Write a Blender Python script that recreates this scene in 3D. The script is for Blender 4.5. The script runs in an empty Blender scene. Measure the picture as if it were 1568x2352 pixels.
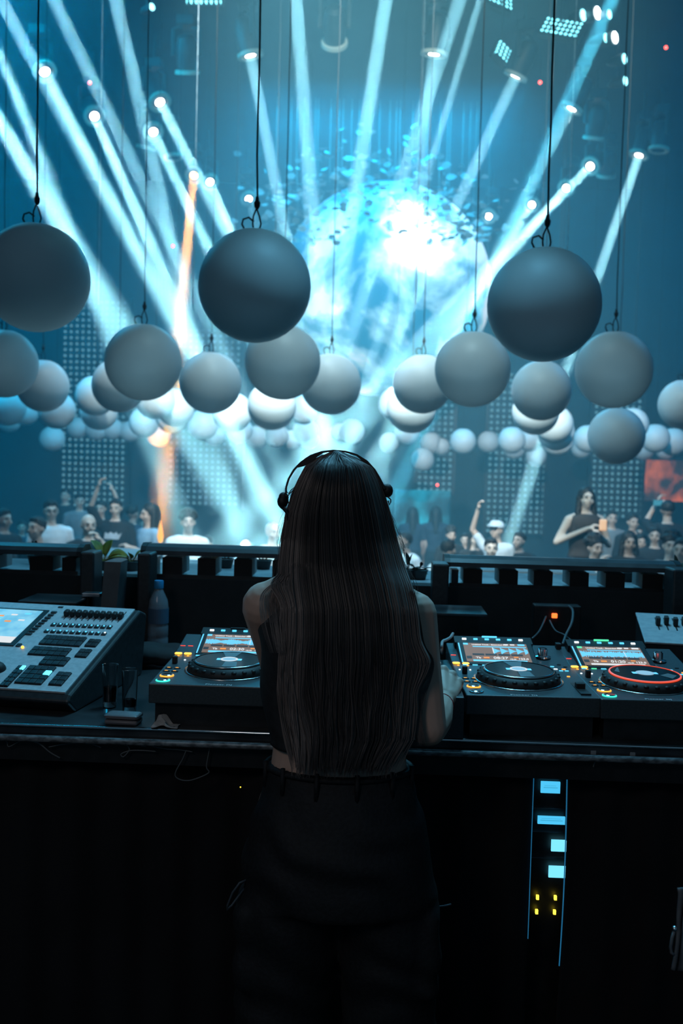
import bpy, bmesh, math, random
from mathutils import Vector, Matrix, noise
R = math.radians
random.seed(7)
sc = bpy.context.scene
COL = sc.collection

# ------------------------------------------------------------------ camera
F = 2287.0                                   # focal length in pixels (35 mm lens, upright frame)
cam = bpy.data.cameras.new('camera'); cam_ob = bpy.data.objects.new('camera', cam); COL.objects.link(cam_ob)
cam.sensor_fit = 'VERTICAL'; cam.sensor_height = 36; cam.lens = 35
YAW, PITCH, ROLL = R(1.9), R(-2.9), R(1.5)
EYE = Vector((0, 0, 1.65))
fwd = Vector((-math.sin(YAW)*math.cos(PITCH), math.cos(YAW)*math.cos(PITCH), math.sin(PITCH)))
rt = fwd.cross(Vector((0, 0, 1))).normalized(); up = rt.cross(fwd)
RT = rt*math.cos(ROLL) + up*math.sin(ROLL); UP = -rt*math.sin(ROLL) + up*math.cos(ROLL)
M_ = Matrix((RT, UP, -fwd)).transposed().to_4x4(); M_.translation = EYE
cam_ob.matrix_world = M_; sc.camera = cam_ob
cam.dof.use_dof = True; cam.dof.focus_distance = 2.12; cam.dof.aperture_fstop = 4.4; cam.clip_end = 100

def P(px, py, d):                            # pixel + distance along the view axis -> place in the hall
    return EYE + fwd*d + RT*((px-784)/F*d) + UP*((1176-py)/F*d)
def PZ(px, py, z):                           # pixel -> place on the level z
    r = fwd + RT*((px-784)/F) + UP*((1176-py)/F)
    return EYE + r*((z-EYE.z)/r.z)
def PY(px, py, y):                           # pixel -> place on the upright plane y
    r = fwd + RT*((px-784)/F) + UP*((1176-py)/F)
    return EYE + r*((y-EYE.y)/r.y)

# ------------------------------------------------------------------ world, exposure
w = bpy.data.worlds.new('world'); sc.world = w; w.use_nodes = True
w.node_tree.nodes['Background'].inputs[0].default_value = (.030, .070, .105, 1)
w.node_tree.nodes['Background'].inputs[1].default_value = .8
sc.view_settings.view_transform = 'Standard'; sc.view_settings.look = 'None'
sc.view_settings.exposure = 0.0; sc.view_settings.gamma = 1
sc.cycles.use_denoising = True
sc.cycles.max_bounces = 5; sc.cycles.diffuse_bounces = 2; sc.cycles.glossy_bounces = 2
sc.cycles.transmission_bounces = 5; sc.cycles.volume_bounces = 0; sc.cycles.transparent_max_bounces = 8
sc.cycles.use_adaptive_sampling = True; sc.cycles.adaptive_threshold = .02
sc.cycles.caustics_reflective = False; sc.cycles.caustics_refractive = False

def lamp(kind, name, loc, tgt, energy, col, parent=None, **kw):
    l = bpy.data.lights.new(name, kind); l.energy = energy; l.color = col
    for k, v in kw.items(): setattr(l, k, v)
    o = bpy.data.objects.new(name, l); COL.objects.link(o)
    q = (Vector(tgt)-Vector(loc)).to_track_quat('-Z', 'Y')
    o.matrix_world = Matrix.Translation(loc) @ q.to_matrix().to_4x4()
    return o
BEAM_A = 38
                # power of one beam lamp
# blue washes hung from the hall ceiling, unseen lamps added to brighten globes, crowd and booth
lamp('AREA', 'wash_light', (-5, 11, 7.2), (-4, 15, 0), 900, (.0, .50, .95), size=4)
lamp('AREA', 'wash_light', (5.5, 10, 7.2), (5, 15, 0), 480, (.0, .42, .95), size=4)
lamp('AREA', 'wash_light', (0, 16, 7.2), (0, 17, 0), 700, (.0, .50, .95), size=4)
lamp('SPOT', 'globe_fill', (.3, 3.4, 6.9), (.3, 16, 1.3), 9000, (.62, .95, 1), spot_size=R(54), spot_blend=1, shadow_soft_size=.3)
lamp('SPOT', 'globe_fill', (0, 4.2, 5.6), (0, 7.5, 2.0), 420, (.55, .90, 1), spot_size=R(64), spot_blend=1, shadow_soft_size=.5)
lamp('AREA', 'bar_light', (0, 3.75, 1.30), (0, 9, 2.05), 11, (.38, .80, 1), shape='RECTANGLE', size=4.5, size_y=.08, spread=R(150))
lamp('SPOT', 'crowd_fill', (-1, 6.6, 6.6), (-.3, 11.0, 0), 2600, (.60, .88, 1), spot_size=R(66), spot_blend=1, shadow_soft_size=.3)
lamp('SPOT', 'booth_fill', (-1.3, -0.8, 3.0), (0, 2.0, .95), 32, (1, .87, .82), spot_size=R(52), spot_blend=.5, shadow_soft_size=.4)
lamp('SPOT', 'booth_fill', (0.2, 3.1, 3.7), (0, 2.35, 1.05), 230, (.20, .68, 1), spot_size=R(84), spot_blend=.5, shadow_soft_size=.5)

# ------------------------------------------------------------------ materials
_m = {}
def mat(name, col, rough=.6, metal=0, emit=None, es=0, **kw):
    if name in _m: return _m[name]
    m = bpy.data.materials.new(name); m.use_nodes = True; b = m.node_tree.nodes['Principled BSDF']
    b.inputs['Base Color'].default_value = (*col, 1); b.inputs['Roughness'].default_value = rough; b.inputs['Metallic'].default_value = metal
    if emit: b.inputs['Emission Color'].default_value = (*emit, 1); b.inputs['Emission Strength'].default_value = es
    for k, v in kw.items(): b.inputs[k.replace('_', ' ')].default_value = v
    _m[name] = m; return m
def noisy(name, c1, c2, scale, rough=.6, metal=0, bump=0, det=4, lo=.4, hi=.6, coord='Object', stretch=None, bscale=None):
    m = mat(name, c1, rough, metal); nt = m.node_tree; b = nt.nodes['Principled BSDF']
    tc = nt.nodes.new('ShaderNodeTexCoord'); n = nt.nodes.new('ShaderNodeTexNoise'); n.inputs['Scale'].default_value = scale; n.inputs['Detail'].default_value = det
    src = tc.outputs[coord]
    if stretch:
        mp = nt.nodes.new('ShaderNodeMapping'); mp.inputs['Scale'].default_value = stretch; nt.links.new(src, mp.inputs[0]); src = mp.outputs[0]
    nt.links.new(src, n.inputs['Vector'])
    r = nt.nodes.new('ShaderNodeValToRGB'); r.color_ramp.elements[0].position = lo; r.color_ramp.elements[1].position = hi
    r.color_ramp.elements[0].color = (*c1, 1); r.color_ramp.elements[1].color = (*c2, 1)
    nt.links.new(n.outputs[0], r.inputs[0]); nt.links.new(r.outputs[0], b.inputs['Base Color'])
    if bump:
        bp = nt.nodes.new('ShaderNodeBump'); bp.inputs['Strength'].default_value = bump; bp.inputs['Distance'].default_value = .01
        h = n.outputs[0]
        if bscale:
            n2 = nt.nodes.new('ShaderNodeTexNoise'); n2.inputs['Scale'].default_value = bscale; nt.links.new(src, n2.inputs['Vector']); h = n2.outputs[0]
        nt.links.new(h, bp.inputs['Height']); nt.links.new(bp.outputs[0], b.inputs['Normal'])
    return m
def glow(name, col, s, base=(.02, .02, .02)): return mat(name, base, .5, 0, col, s)

BLACK = noisy('black paint', (.006, .007, .008), (.012, .013, .015), 30, .45)
MATTE = noisy('matte black board', (.004, .005, .006), (.008, .009, .010), 12, .8)
RUBBER = mat('black rubber', (.006, .006, .007), .6)
PLASTIC = noisy('dark plastic', (.012, .014, .016), (.020, .022, .025), 80, .42)
DECK = noisy('deck top panel', (.035, .048, .055), (.045, .060, .068), 200, .42)
STEEL = noisy('dull steel', (.35, .38, .42), (.55, .58, .60), 25, .3, 1)
CHROME = mat('chrome', (.75, .78, .80), .12, 1)
CABLE = mat('cable sheath', (.008, .008, .009), .55)
GLOBE = noisy('white globe plastic', (.70, .72, .73), (.80, .81, .82), 3, .45, 0, 0, 5, .3, .7)

# ------------------------------------------------------------------ object helpers
def link(o, parent=None):
    COL.objects.link(o)
    if parent is not None:
        o.parent = parent; o.matrix_parent_inverse = pworld(parent).inverted()
    return o
def pworld(p):
    m = p.matrix_basis.copy()
    if p.parent is not None: m = pworld(p.parent) @ p.matrix_parent_inverse @ m
    return m
def tag(o, label=None, cat=None, group=None, kind=None, category=None):
    for k, v in (('label', label), ('category', cat or category), ('group', group), ('kind', kind)):
        if v: o[k] = v
    return o
def thing(name, label, cat, loc=(0, 0, 0), group=None, rz=0):
    o = bpy.data.objects.new(name, None); COL.objects.link(o); o.empty_display_size = .1
    o.matrix_basis = Matrix.Translation(loc) @ Matrix.Rotation(rz, 4, 'Z')
    return tag(o, label, cat, group)
class MB:
    """collects shapes into one mesh"""
    def __init__(s): s.b = bmesh.new(); s.T = Matrix()
    def _t(s, vs, m=None):
        t = s.T @ m if m is not None else s.T
        for v in vs: v.co = t @ v.co
    def box(s, lo, hi, bev=0, m=None):
        r = bmesh.ops.create_cube(s.b, size=1); vs = r['verts']
        for v in vs: v.co = Vector([(a+b)/2 + v.co[i]*(b-a) for i, (a, b) in enumerate(zip(lo, hi))])
        if bev:
            es = list({e for v in vs for e in v.link_edges})
            r = bmesh.ops.bevel(s.b, geom=es, offset=bev, segments=2, profile=.5, affect='EDGES'); vs = r['verts']
            vs = list({v for f in r['faces'] for v in f.verts} | set(vs))
            seen = set(vs); st = list(vs)
            while st:
                v = st.pop()
                for e in v.link_edges:
                    u = e.other_vert(v)
                    if u not in seen: seen.add(u); st.append(u)
            vs = list(seen)
        s._t(vs, m); return s
    def lathe(s, prof, n=24, m=None, cap=True):
        rings = []
        for r, z in prof:
            rings.append([s.b.verts.new((r*math.cos(a), r*math.sin(a), z)) for a in [2*math.pi*i/n for i in range(n)]])
        for A, B in zip(rings, rings[1:]):
            for i in range(n): s.b.faces.new((A[i], A[(i+1) % n], B[(i+1) % n], B[i]))
        if cap:
            if prof[0][0] > 1e-6: s.b.faces.new(rings[0][::-1])
            if prof[-1][0] > 1e-6: s.b.faces.new(rings[-1])
        s._t([v for r in rings for v in r], m); return s
    def cyl(s, a, b, r1, r2=None, n=12):
        a = Vector(a); b = Vector(b); L = (b-a).length; r2 = r1 if r2 is None else r2
        q = (b-a).to_track_quat('Z', 'Y').to_matrix().to_4x4()
        return s.lathe([(r1, 0), (r2, L)], n, Matrix.Translation(a) @ q)
    def ball(s, c, r, sc_=(1, 1, 1), n=16, m=None):
        k = max(6, n//2); M2 = Matrix.Translation(c) @ Matrix.Diagonal((*sc_, 1))
        s.lathe([(max(r*math.sin(math.pi*i/k), 1e-5), -r*math.cos(math.pi*i/k)) for i in range(k+1)], n, M2 if m is None else m @ M2); return s
    def caps(s, a, b, ra, rb, n=14):
        a = Vector(a); b = Vector(b); L = max((b-a).length, 1e-5); q = (b-a).to_track_quat('Z', 'Y').to_matrix().to_4x4()
        pr = [(max(ra*math.sin(t), 1e-5), -ra*math.cos(t)) for t in [i*math.pi/2/4 for i in range(5)]]
        pr += [(max(rb*math.cos(t), 1e-5), L+rb*math.sin(t)) for t in [i*math.pi/2/4 for i in range(5)]]
        return s.lathe(pr, n, Matrix.Translation(a) @ q)
    def tube(s, pts, r, n=6, radii=None):
        pts = [Vector(p) for p in pts]; rings = []; ref = None
        for i, p in enumerate(pts):
            t = (pts[min(i+1, len(pts)-1)]-pts[max(i-1, 0)]).normalized()
            if ref is None: ref = t.orthogonal().normalized()
            ref = (ref - t*ref.dot(t)); ref = ref.normalized() if ref.length > 1e-6 else t.orthogonal().normalized()
            u = t.cross(ref); k = radii[i] if radii else r
            rings.append([s.b.verts.new(s.T @ (p+(ref*math.cos(a)+u*math.sin(a))*k)) for a in [2*math.pi*j/n for j in range(n)]])
        for A, B in zip(rings, rings[1:]):
            for j in range(n): s.b.faces.new((A[j], A[(j+1) % n], B[(j+1) % n], B[j]))
        s.b.faces.new(rings[0][::-1]); s.b.faces.new(rings[-1]); return s
    def prism(s, poly, z0, z1, m=None):
        A = [s.b.verts.new((x, y, z0)) for x, y in poly]; B = [s.b.verts.new((x, y, z1)) for x, y in poly]; n = len(poly)
        s.b.faces.new(A[::-1]); s.b.faces.new(B)
        for i in range(n): s.b.faces.new((A[i], A[(i+1) % n], B[(i+1) % n], B[i]))
        s._t(A+B, m); return s
    def hexa(s, c):      # eight corners: bottom four, top four
        v = [s.b.verts.new(s.T @ Vector(p)) for p in c]
        for f in ((3, 2, 1, 0), (4, 5, 6, 7), (0, 1, 5, 4), (1, 2, 6, 5), (2, 3, 7, 6), (3, 0, 4, 7)): s.b.faces.new([v[i] for i in f])
        return s
    def rings(s, rr, n=32, cap=True):   # rr: (centre, rx, ry[, power]) upright loft
        L = []
        for c, rx, ry in rr:
            L.append([s.b.verts.new(s.T @ Vector((c[0]+rx*math.cos(a), c[1]+ry*math.sin(a), c[2]))) for a in [2*math.pi*j/n for j in range(n)]])
        for A, B in zip(L, L[1:]):
            for j in range(n): s.b.faces.new((A[j], A[(j+1) % n], B[(j+1) % n], B[j]))
        if cap: s.b.faces.new(L[0][::-1]); s.b.faces.new(L[-1])
        return s
    def grid(s, fn, nu, nv):
        V = [[s.b.verts.new(s.T @ Vector(fn(i/nu, j/nv))) for i in range(nu+1)] for j in range(nv+1)]
        for j in range(nv):
            for i in range(nu): s.b.faces.new((V[j][i], V[j][i+1], V[j+1][i+1], V[j+1][i]))
        return s
    def build(s, name, m, parent=None, smooth=None, fix=True, **tags):
        if fix: bmesh.ops.recalc_face_normals(s.b, faces=s.b.faces)
        me = bpy.data.meshes.new(name); s.b.to_mesh(me); s.b.free()
        ms = m if isinstance(m, (list, tuple)) else [m]
        for x in ms: me.materials.append(x)
        o = bpy.data.objects.new(name, me)
        if smooth is not None:
            me.shade_smooth()
            if smooth < 3: me.set_sharp_from_angle(angle=smooth)
        if parent is not None:
            COL.objects.link(o); o.parent = parent     # mesh is written in the parent's own frame
        else: COL.objects.link(o)
        return tag(o, **tags)
TMP = bpy.data.scenes.new('workbench')        # modifiers are evaluated here, emptied at the end
def tmp_graph():
    with bpy.context.temp_override(scene=TMP, view_layer=TMP.view_layers[0]): return bpy.context.evaluated_depsgraph_get()
def remesh(mb, vox, it=3, fac=.5):
    """fuses the shapes collected in mb into one continuous skin"""
    me = bpy.data.meshes.new('t'); mb.b.to_mesh(me); mb.b.free()
    o = bpy.data.objects.new('t', me); TMP.collection.objects.link(o)
    md = o.modifiers.new('r', 'REMESH'); md.mode = 'VOXEL'; md.voxel_size = vox; md.use_smooth_shade = True
    if it: s2 = o.modifiers.new('s', 'SMOOTH'); s2.factor = fac; s2.iterations = it
    dg = tmp_graph()
    new = bpy.data.meshes.new_from_object(o.evaluated_get(dg))
    bpy.data.objects.remove(o); new.shade_smooth(); return new
def mesh_obj(name, me, m, parent=None, **tags):
    me.materials.clear(); me.materials.append(m)
    o = bpy.data.objects.new(name, me); COL.objects.link(o)
    if parent is not None: o.parent = parent
    return tag(o, **tags)
def displace(me, fn):
    n = len(me.vertices); co = [0.0]*n*3; no = [0.0]*n*3
    me.vertices.foreach_get('co', co); me.vertex_normals.foreach_get('vector', no)
    for i in range(0, n*3, 3):
        c = fn(Vector(co[i:i+3]), Vector(no[i:i+3])); co[i], co[i+1], co[i+2] = c.x, c.y, c.z
    me.vertices.foreach_set('co', co); me.update()
def copy_tree(o, parent=None):
    c = o.copy(); COL.objects.link(c)
    if parent is not None: c.parent = parent
    for ch in o.children: copy_tree(ch, c)
    return c
def text_mesh(body, size, m, parent, name='lettering', loc=(0, 0, 0), rot=(0, 0, 0), depth=.0003, bold=0, space=1, shear=0):
    cu = bpy.data.curves.new('t', 'FONT'); cu.body = body; cu.size = size; cu.extrude = depth; cu.offset = bold; cu.space_character = space; cu.shear = shear; cu.resolution_u = 3
    o = bpy.data.objects.new('t', cu); TMP.collection.objects.link(o)
    dg = tmp_graph(); me = bpy.data.meshes.new_from_object(o.evaluated_get(dg)); bpy.data.objects.remove(o)
    from mathutils import Euler
    me.transform(Matrix.Translation(loc) @ Euler(rot).to_matrix().to_4x4())
    me.materials.clear(); me.materials.append(m)
    o = bpy.data.objects.new(name, me); COL.objects.link(o); o.parent = parent; return o

# ------------------------------------------------------------------ the hall
WALL = noisy('dark hall wall', (.006, .020, .028), (.010, .028, .038), 2, .8)
FLOORM = noisy('hall floor', (.010, .013, .016), (.020, .024, .028), 4, .5)
GF = -0.6                                    # dance floor level
def struct(name, lo, hi, m, bev=0): return MB().box(lo, hi, bev).build(name, m, kind='structure')
struct('floor', (-13, 3.3, GF-.2), (13, 21, GF), FLOORM)
struct('wall_back', (-13, 21, GF-.2), (13, 21.2, 7.6), WALL)
struct('wall_left', (-13.2, -3, GF-.2), (-13, 21.2, 7.6), WALL)
struct('wall_right', (13, -3, GF-.2), (13.2, 21.2, 7.6), WALL)
struct('ceiling', (-13.2, 3.0, 7.4), (13.2, 21.2, 7.6), WALL)
struct('floor_booth', (-13, -3, GF-.2), (13, 3.3, 0), MATTE)
# haze in the air of the hall
hz = bpy.data.materials.new('haze'); hz.use_nodes = True; nt = hz.node_tree; nt.nodes.remove(nt.nodes['Principled BSDF'])
v_ = nt.nodes.new('ShaderNodeVolumeScatter'); v_.inputs['Density'].default_value = .03; v_.inputs['Anisotropy'].default_value = .15; v_.inputs['Color'].default_value = (.33, .82, 1, 1)
nt.links.new(v_.outputs[0], nt.nodes['Material Output'].inputs['Volume'])
tag(MB().box((-12.95, 3.66, GF+.02), (12.95, 20.95, 7.38)).build('haze', hz), 'thin blue lit haze filling the hall beyond the booth', 'haze', kind='stuff')

# dotted light curtains on the far wall
def dotmat(name, pitch, rad, col, s, base=(.010, .02, .026), ax=('X', 'Z')):
    m = mat(name, base, .6); nt = m.node_tree; b = nt.nodes['Principled BSDF']
    tc = nt.nodes.new('ShaderNodeTexCoord'); sp = nt.nodes.new('ShaderNodeSeparateXYZ'); nt.links.new(tc.outputs['Object'], sp.inputs[0])
    fr = []
    for a in ax:
        d = nt.nodes.new('ShaderNodeMath'); d.operation = 'MULTIPLY'; d.inputs[1].default_value = 1/pitch; nt.links.new(sp.outputs[a], d.inputs[0])
        f = nt.nodes.new('ShaderNodeMath'); f.operation = 'FRACT'; nt.links.new(d.outputs[0], f.inputs[0])
        g = nt.nodes.new('ShaderNodeMath'); g.operation = 'SUBTRACT'; g.inputs[1].default_value = .5; nt.links.new(f.outputs[0], g.inputs[0]); 
        h = nt.nodes.new('ShaderNodeMath'); h.operation = 'POWER'; h.inputs[1].default_value = 2; nt.links.new(g.outputs[0], h.inputs[0]); fr.append(h)
    ad = nt.nodes.new('ShaderNodeMath'); nt.links.new(fr[0].outputs[0], ad.inputs[0]); nt.links.new(fr[1].outputs[0], ad.inputs[1])
    lt = nt.nodes.new('ShaderNodeMath'); lt.operation = 'LESS_THAN'; lt.inputs[1].default_value = (rad/pitch)**2; nt.links.new(ad.outputs[0], lt.inputs[0])
    mu = nt.nodes.new('ShaderNodeMath'); mu.operation = 'MULTIPLY'; mu.inputs[1].default_value = s; nt.links.new(lt.outputs[0], mu.inputs[0])
    nt.links.new(mu.outputs[0], b.inputs['Emission Strength']); b.inputs['Emission Color'].default_value = (*col, 1); return m
DOTS = dotmat('lit dot grid', .125, .029, (.22, .68, .88), .5)
for (x0, x1, y0, y1, lab) in ((140, 298, 690, 1165, 'tall dotted light curtain on the far wall behind the white shirted man'),
                              (385, 560, 760, 1160, 'dotted light curtain on the far wall above the man in a white tee'),
                              (955, 1045, 900, 1130, 'narrow dotted light curtain right of the headphones'),
                              (1112, 1256, 860, 1225, 'dotted light curtain crossed by the slanting pale beam on the right'),
                              (1352, 1482, 860, 1190, 'dotted light curtain behind the woman raised above the crowd')):
    a = PY(x0, y1, 20.85); b = PY(x1, y0, 20.85)
    t = thing('light_curtain', lab, 'light panel', (a.x, 20.8, a.z), 'dotted light curtains on the far wall')
    W, H = b.x-a.x, b.z-a.z
    MB().box((0, 0, 0), (W, .2, H)).build('dot_panel', DOTS, t)
    MB().box((-.05, -.01, -.05), (0, .2, H+.05)).box((W, -.01, -.05), (W+.05, .2, H+.05)).build('frame', BLACK, t)

# glowing moon
mm = mat('moon surface', (.5, .6, .65), .8); nt = mm.node_tree; b = nt.nodes['Principled BSDF']
tc = nt.nodes.new('ShaderNodeTexCoord'); n1 = nt.nodes.new('ShaderNodeTexNoise'); n1.inputs['Scale'].default_value = .62; n1.inputs['Detail'].default_value = 9; n1.inputs['Roughness'].default_value = .62; n1.inputs['Distortion'].default_value = .35
nt.links.new(tc.outputs['Object'], n1.inputs['Vector'])
r_ = nt.nodes.new('ShaderNodeValToRGB'); e = r_.color_ramp.elements; e[0].position = .42; e[0].color = (.01, .16, .28, 1); e[1].position = .58; e[1].color = (.70, .90, .97, 1)
x_ = r_.color_ramp.elements.new(.50); x_.color = (.24, .48, .58, 1)
nt.links.new(n1.outputs[0], r_.inputs[0]); nt.links.new(r_.outputs[0], b.inputs['Emission Color']); nt.links.new(r_.outputs[0], b.inputs['Base Color']); b.inputs['Emission Strength'].default_value = .8
mc = P(885, 668, 18.3)
moon = MB().ball((0, 0, 0), 1.93, n=64).build('moon_lantern', mm, smooth=9, label='huge glowing blue white moon globe with cloudy patches behind the hanging globes', category='moon lantern')
moon.location = mc
lamp('SPOT', 'moon_patch_spot', P(930, 470, 14.6), P(960, 560, 17), 1500, (.85, .96, 1), spot_size=R(40), spot_blend=.9, shadow_soft_size=.1)  # unseen spot added to make the bright patch on the moon

# leaves hanging in front of the moon
lf = MB()
rnd = random.Random(3)
for i in range(760):
    a = R(rnd.uniform(-8, 188)); rr = rnd.gauss(215, 52)
    px = 868+rr*1.12*math.cos(a); py = 640-rr*1.1*math.sin(a)
    if py > 560: continue
    c = P(px, py, rnd.uniform(15.2, 16.1)); s = rnd.uniform(.04, .10)
    m = Matrix.Translation(c) @ Matrix.Rotation(rnd.uniform(0, 6.28), 4, 'Z') @ Matrix.Rotation(rnd.uniform(0, 6.28), 4, 'X')
    vs = [lf.b.verts.new(m @ Vector(q)) for q in ((-s, 0, 0), (-s*.4, s*.6, .01), (s*.5, s*.5, .01), (s*1.2, 0, 0), (s*.5, -s*.5, .01), (-s*.4, -s*.6, .01))]
    lf.b.faces.new(vs)
LEAFM = mat('hanging leaf', (.22, .30, .32), .6)
for k in range(26):
    px = 640+k*19+rnd.uniform(-8, 8); h = 300+90*abs((px-868)/230)**1.6
    p0 = P(px, h, 15.7); lf.tube([(p0.x, p0.y, 7.35), p0, P(px+rnd.uniform(-6, 6), h+rnd.uniform(80, 230), 15.7)], .004, 3)
tag(lf.build('hanging_foliage', LEAFM, fix=False), 'loose hanging foliage arching over the top of the moon', 'foliage', kind='stuff')

# ------------------------------------------------------------------ beam lamps
RIM = mat('pale lamp rim', (.50, .46, .37), .6)
HEADM = noisy('lamp housing', (.020, .024, .028), (.035, .04, .045), 8, .5)
LENSW = glow('white lens', (.85, .96, 1), 14); LENSO = glow('orange lens', (1, .62, .22), 10); LENSOFF = mat('dark lens', (.02, .03, .04), .1)
def moving_head(px, py, tgt, label, on=True, col=(.84, .97, 1), power=1.0, ang=1.6, z=6.45, big=1.0, depth=None, lens=LENSW):
    c = PZ(px, py, z) if depth is None else P(px, py, depth)
    t = thing('moving_head_lamp', label, 'stage lamp', (c.x, c.y, 7.4), 'beam lamps under the hall ceiling')
    T = P(*tgt) if len(tgt) == 3 else Vector(tgt)
    d = (T-c).normalized(); hz_ = Vector((d.x, d.y, 0)); hz_ = hz_.normalized() if hz_.length > 1e-4 else Vector((0, 1, 0))
    yv = Vector((-hz_.y, hz_.x, 0)); L = c - Vector((c.x, c.y, 7.4)); s = big
    pivot = L - d*.24*s
    top = pivot.z+.30*s
    MB().box((-.11*s, -.11*s, top), (.11*s, .11*s, top+.12*s), .015, ).cyl((0, 0, top+.1*s), (0, 0, 0), .022).build('base', HEADM, t)
    # base sits above the pivot
    t.children[-1].location = (pivot.x, pivot.y, 0)
    yk = MB()
    for sg in (-1, 1):
        q = pivot+yv*.165*s*sg
        yk.tube([(pivot.x+yv.x*.06*sg*s, pivot.y+yv.y*.06*sg*s, top), (q.x, q.y, top-.03*s), (q.x, q.y, pivot.z+.05*s), (q.x, q.y, pivot.z-.05*s)], .03*s, 6)
    yk.build('yoke', HEADM, t, .6)
    q = d.to_track_quat('-Z', 'Y').to_matrix().to_4x4()
    h = MB(); h.T = Matrix.Translation(L) @ q
    h.lathe([(.06*s, .44*s), (.11*s, .40*s), (.135*s, .30*s), (.135*s, .12*s), (.12*s, .05*s), (.12*s, .012), (.02*s, .012)], 20)
    ho = h.build('head', HEADM, t, .6)
    rm = MB(); rm.T = Matrix.Translation(L) @ q; rm.lathe([(.125*s, .04*s), (.155*s, .03*s), (.155*s, -.012*s), (.105*s, -.012*s), (.10*s, .01*s), (.125*s, .04*s)], 24, cap=False); rm.build('rim', RIM, ho, .6)
    ln = MB(); ln.T = Matrix.Translation(L) @ q; ln.lathe([(.0001, -.002), (.098*s if not on else .062*s, 0)], 20, cap=False); ln.build('lens', lens if on else LENSOFF, ho)
    if on:
        l = lamp('AREA', 'beam', c+d*.02, T, BEAM_A*power, col, shape='DISK', size=.14*s, spread=R(ang*1.2))
    return t
LB = (.84, .97, 1)
BEAMS = [ # px, py, target(px, py, depth), label, power, angle
 (575, 128, (657, 545, 12.2), 'beam lamp left of the near dark globe cable, shining down to the moon edge', 1.0, 1.5),
 (103, 165, (310, 560, 11.2), 'small lit lamp high at the far left, nearest the leftmost cable', 1.0, 1.5),
 (217, 267, (345, 560, 12.0), 'lit lamp on the left, below and right of the highest left lamp', 1.1, 1.5),
 (367, 235, (535, 560, 12.3), 'lit lamp just right of the cable over the left grey globe', 1.1, 1.5),
 (352, 303, (480, 575, 13.0), 'lit lamp beside a cable, directly beneath another lit lamp', 1.0, 1.5),
 (482, 418, (545, 560, 15.8), 'lit lamp right of the orange beam', 1.1, 1.5),
 (1183, 176, (1050, 470, 12.8), 'beam lamp with tilted pale rim right of the moon', 1.0, 1.5),
 (1221, 470, (1110, 650, 16.2), 'lowest lit lamp on the right, close to the moon', 1.1, 1.4),
 (1300, 432, (1140, 620, 15.0), 'lit lamp between two others right of the big right globe cable', 1.0, 1.4),
 (1355, 382, (1180, 560, 14.0), 'lit lamp with a wide pale rim on the right', 1.0, 1.5),
 (1467, 357, (1232, 1050, 15.0), 'bright lit lamp farthest right with the strongest right beam', 1.5, 1.6),
 (996, 125, (960, 420, 12), 'beam lamp right of the moon centre near the top, rim seen edge on', .7, 1.6),
 (1312, 250, (1150, 560, 13.6), 'pale rimmed lamp inside the wide teal beam on the right', .5, 1.6)]
for px, py, tg, lab, pw, an in BEAMS: moving_head(px, py, tg, lab, True, LB, pw, an)
moving_head(445, 403, (412, 740, 14), 'orange lit lamp on the left throwing a narrow orange beam', True, (1, .19, .04), 2.8, 1.6, lens=LENSO)
moving_head(571, 457, (700, 900, 15), 'small lit lamp hidden close to the top of the near dark globe', True, LB, .12, 2)
moving_head(1122, 497, (900, 900, 15), 'small lit lamp beside the right edge of the moon foliage', True, LB, .12, 2)
for px, py, tg, lab in ((430, 168, (440, 400, 13), 'unlit lamp with a pale tilted rim, hanging left of the top centre'),
                        (768, 100, (770, 400, 13), 'unlit lamp at the top centre pointing straight down'),
                        (1362, 318, (1330, 500, 15), 'unlit lamp with a ring shaped rim on the right'),
                        (1512, 345, (1490, 500, 15), 'unlit ring rimmed lamp farthest right'),
                        (1391, 404, (1370, 560, 17), 'small unlit lamp below the lit wide rimmed one'),
                        (334, 340, (300, 560, 16), 'small unlit lamp left of the cable, under two lit lamps'),
                        (398, 362, (420, 560, 16), 'small unlit lamp between two beams left of the orange lamp')):
    moving_head(px, py, tg, lab, False)
for px, py, tg, lab, pw, an, cl in ((-70, -70, (245, 740, 9.5), 'beam lamp beyond the upper left corner with the broadest beam', 1.7, 2.3, LB),
                        (-90, 130, (165, 560, 9.5), 'beam lamp off the left edge throwing the lowest left beam', 1.3, 2.2, LB),
                        (-30, -60, (300, 560, 10.3), 'beam lamp above the upper left corner with a slim beam', .9, 1.5, LB),
                        (95, -60, (330, 430, 10.3), 'beam lamp above the frame with a faint left beam', .8, 1.7, LB),
                        (252, -60, (380, 500, 10.3), 'beam lamp above the frame over the second left cable', .9, 1.7, LB),
                        (676, -60, (712, 430, 10.3), 'beam lamp above the frame, left of the top centre', 1.1, 1.9, LB),
                        (895, -60, (820, 420, 10.3), 'beam lamp above the frame with the wide centre beam', 1.3, 2.3, LB),
                        (1075, -60, (925, 400, 10.3), 'beam lamp above the frame with the left one of two crossing beams', .9, 1.7, LB),
                        (1112, -60, (975, 400, 10.3), 'beam lamp above the frame with the right one of two crossing beams', .8, 1.7, LB),
                        (1432, -60, (1150, 580, 10.6), 'beam lamp above the frame with the teal right beam', 1.0, 2.0, (.25, .8, 1))):
    moving_head(px, py, tg, lab, True, cl, pw, an)

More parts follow.
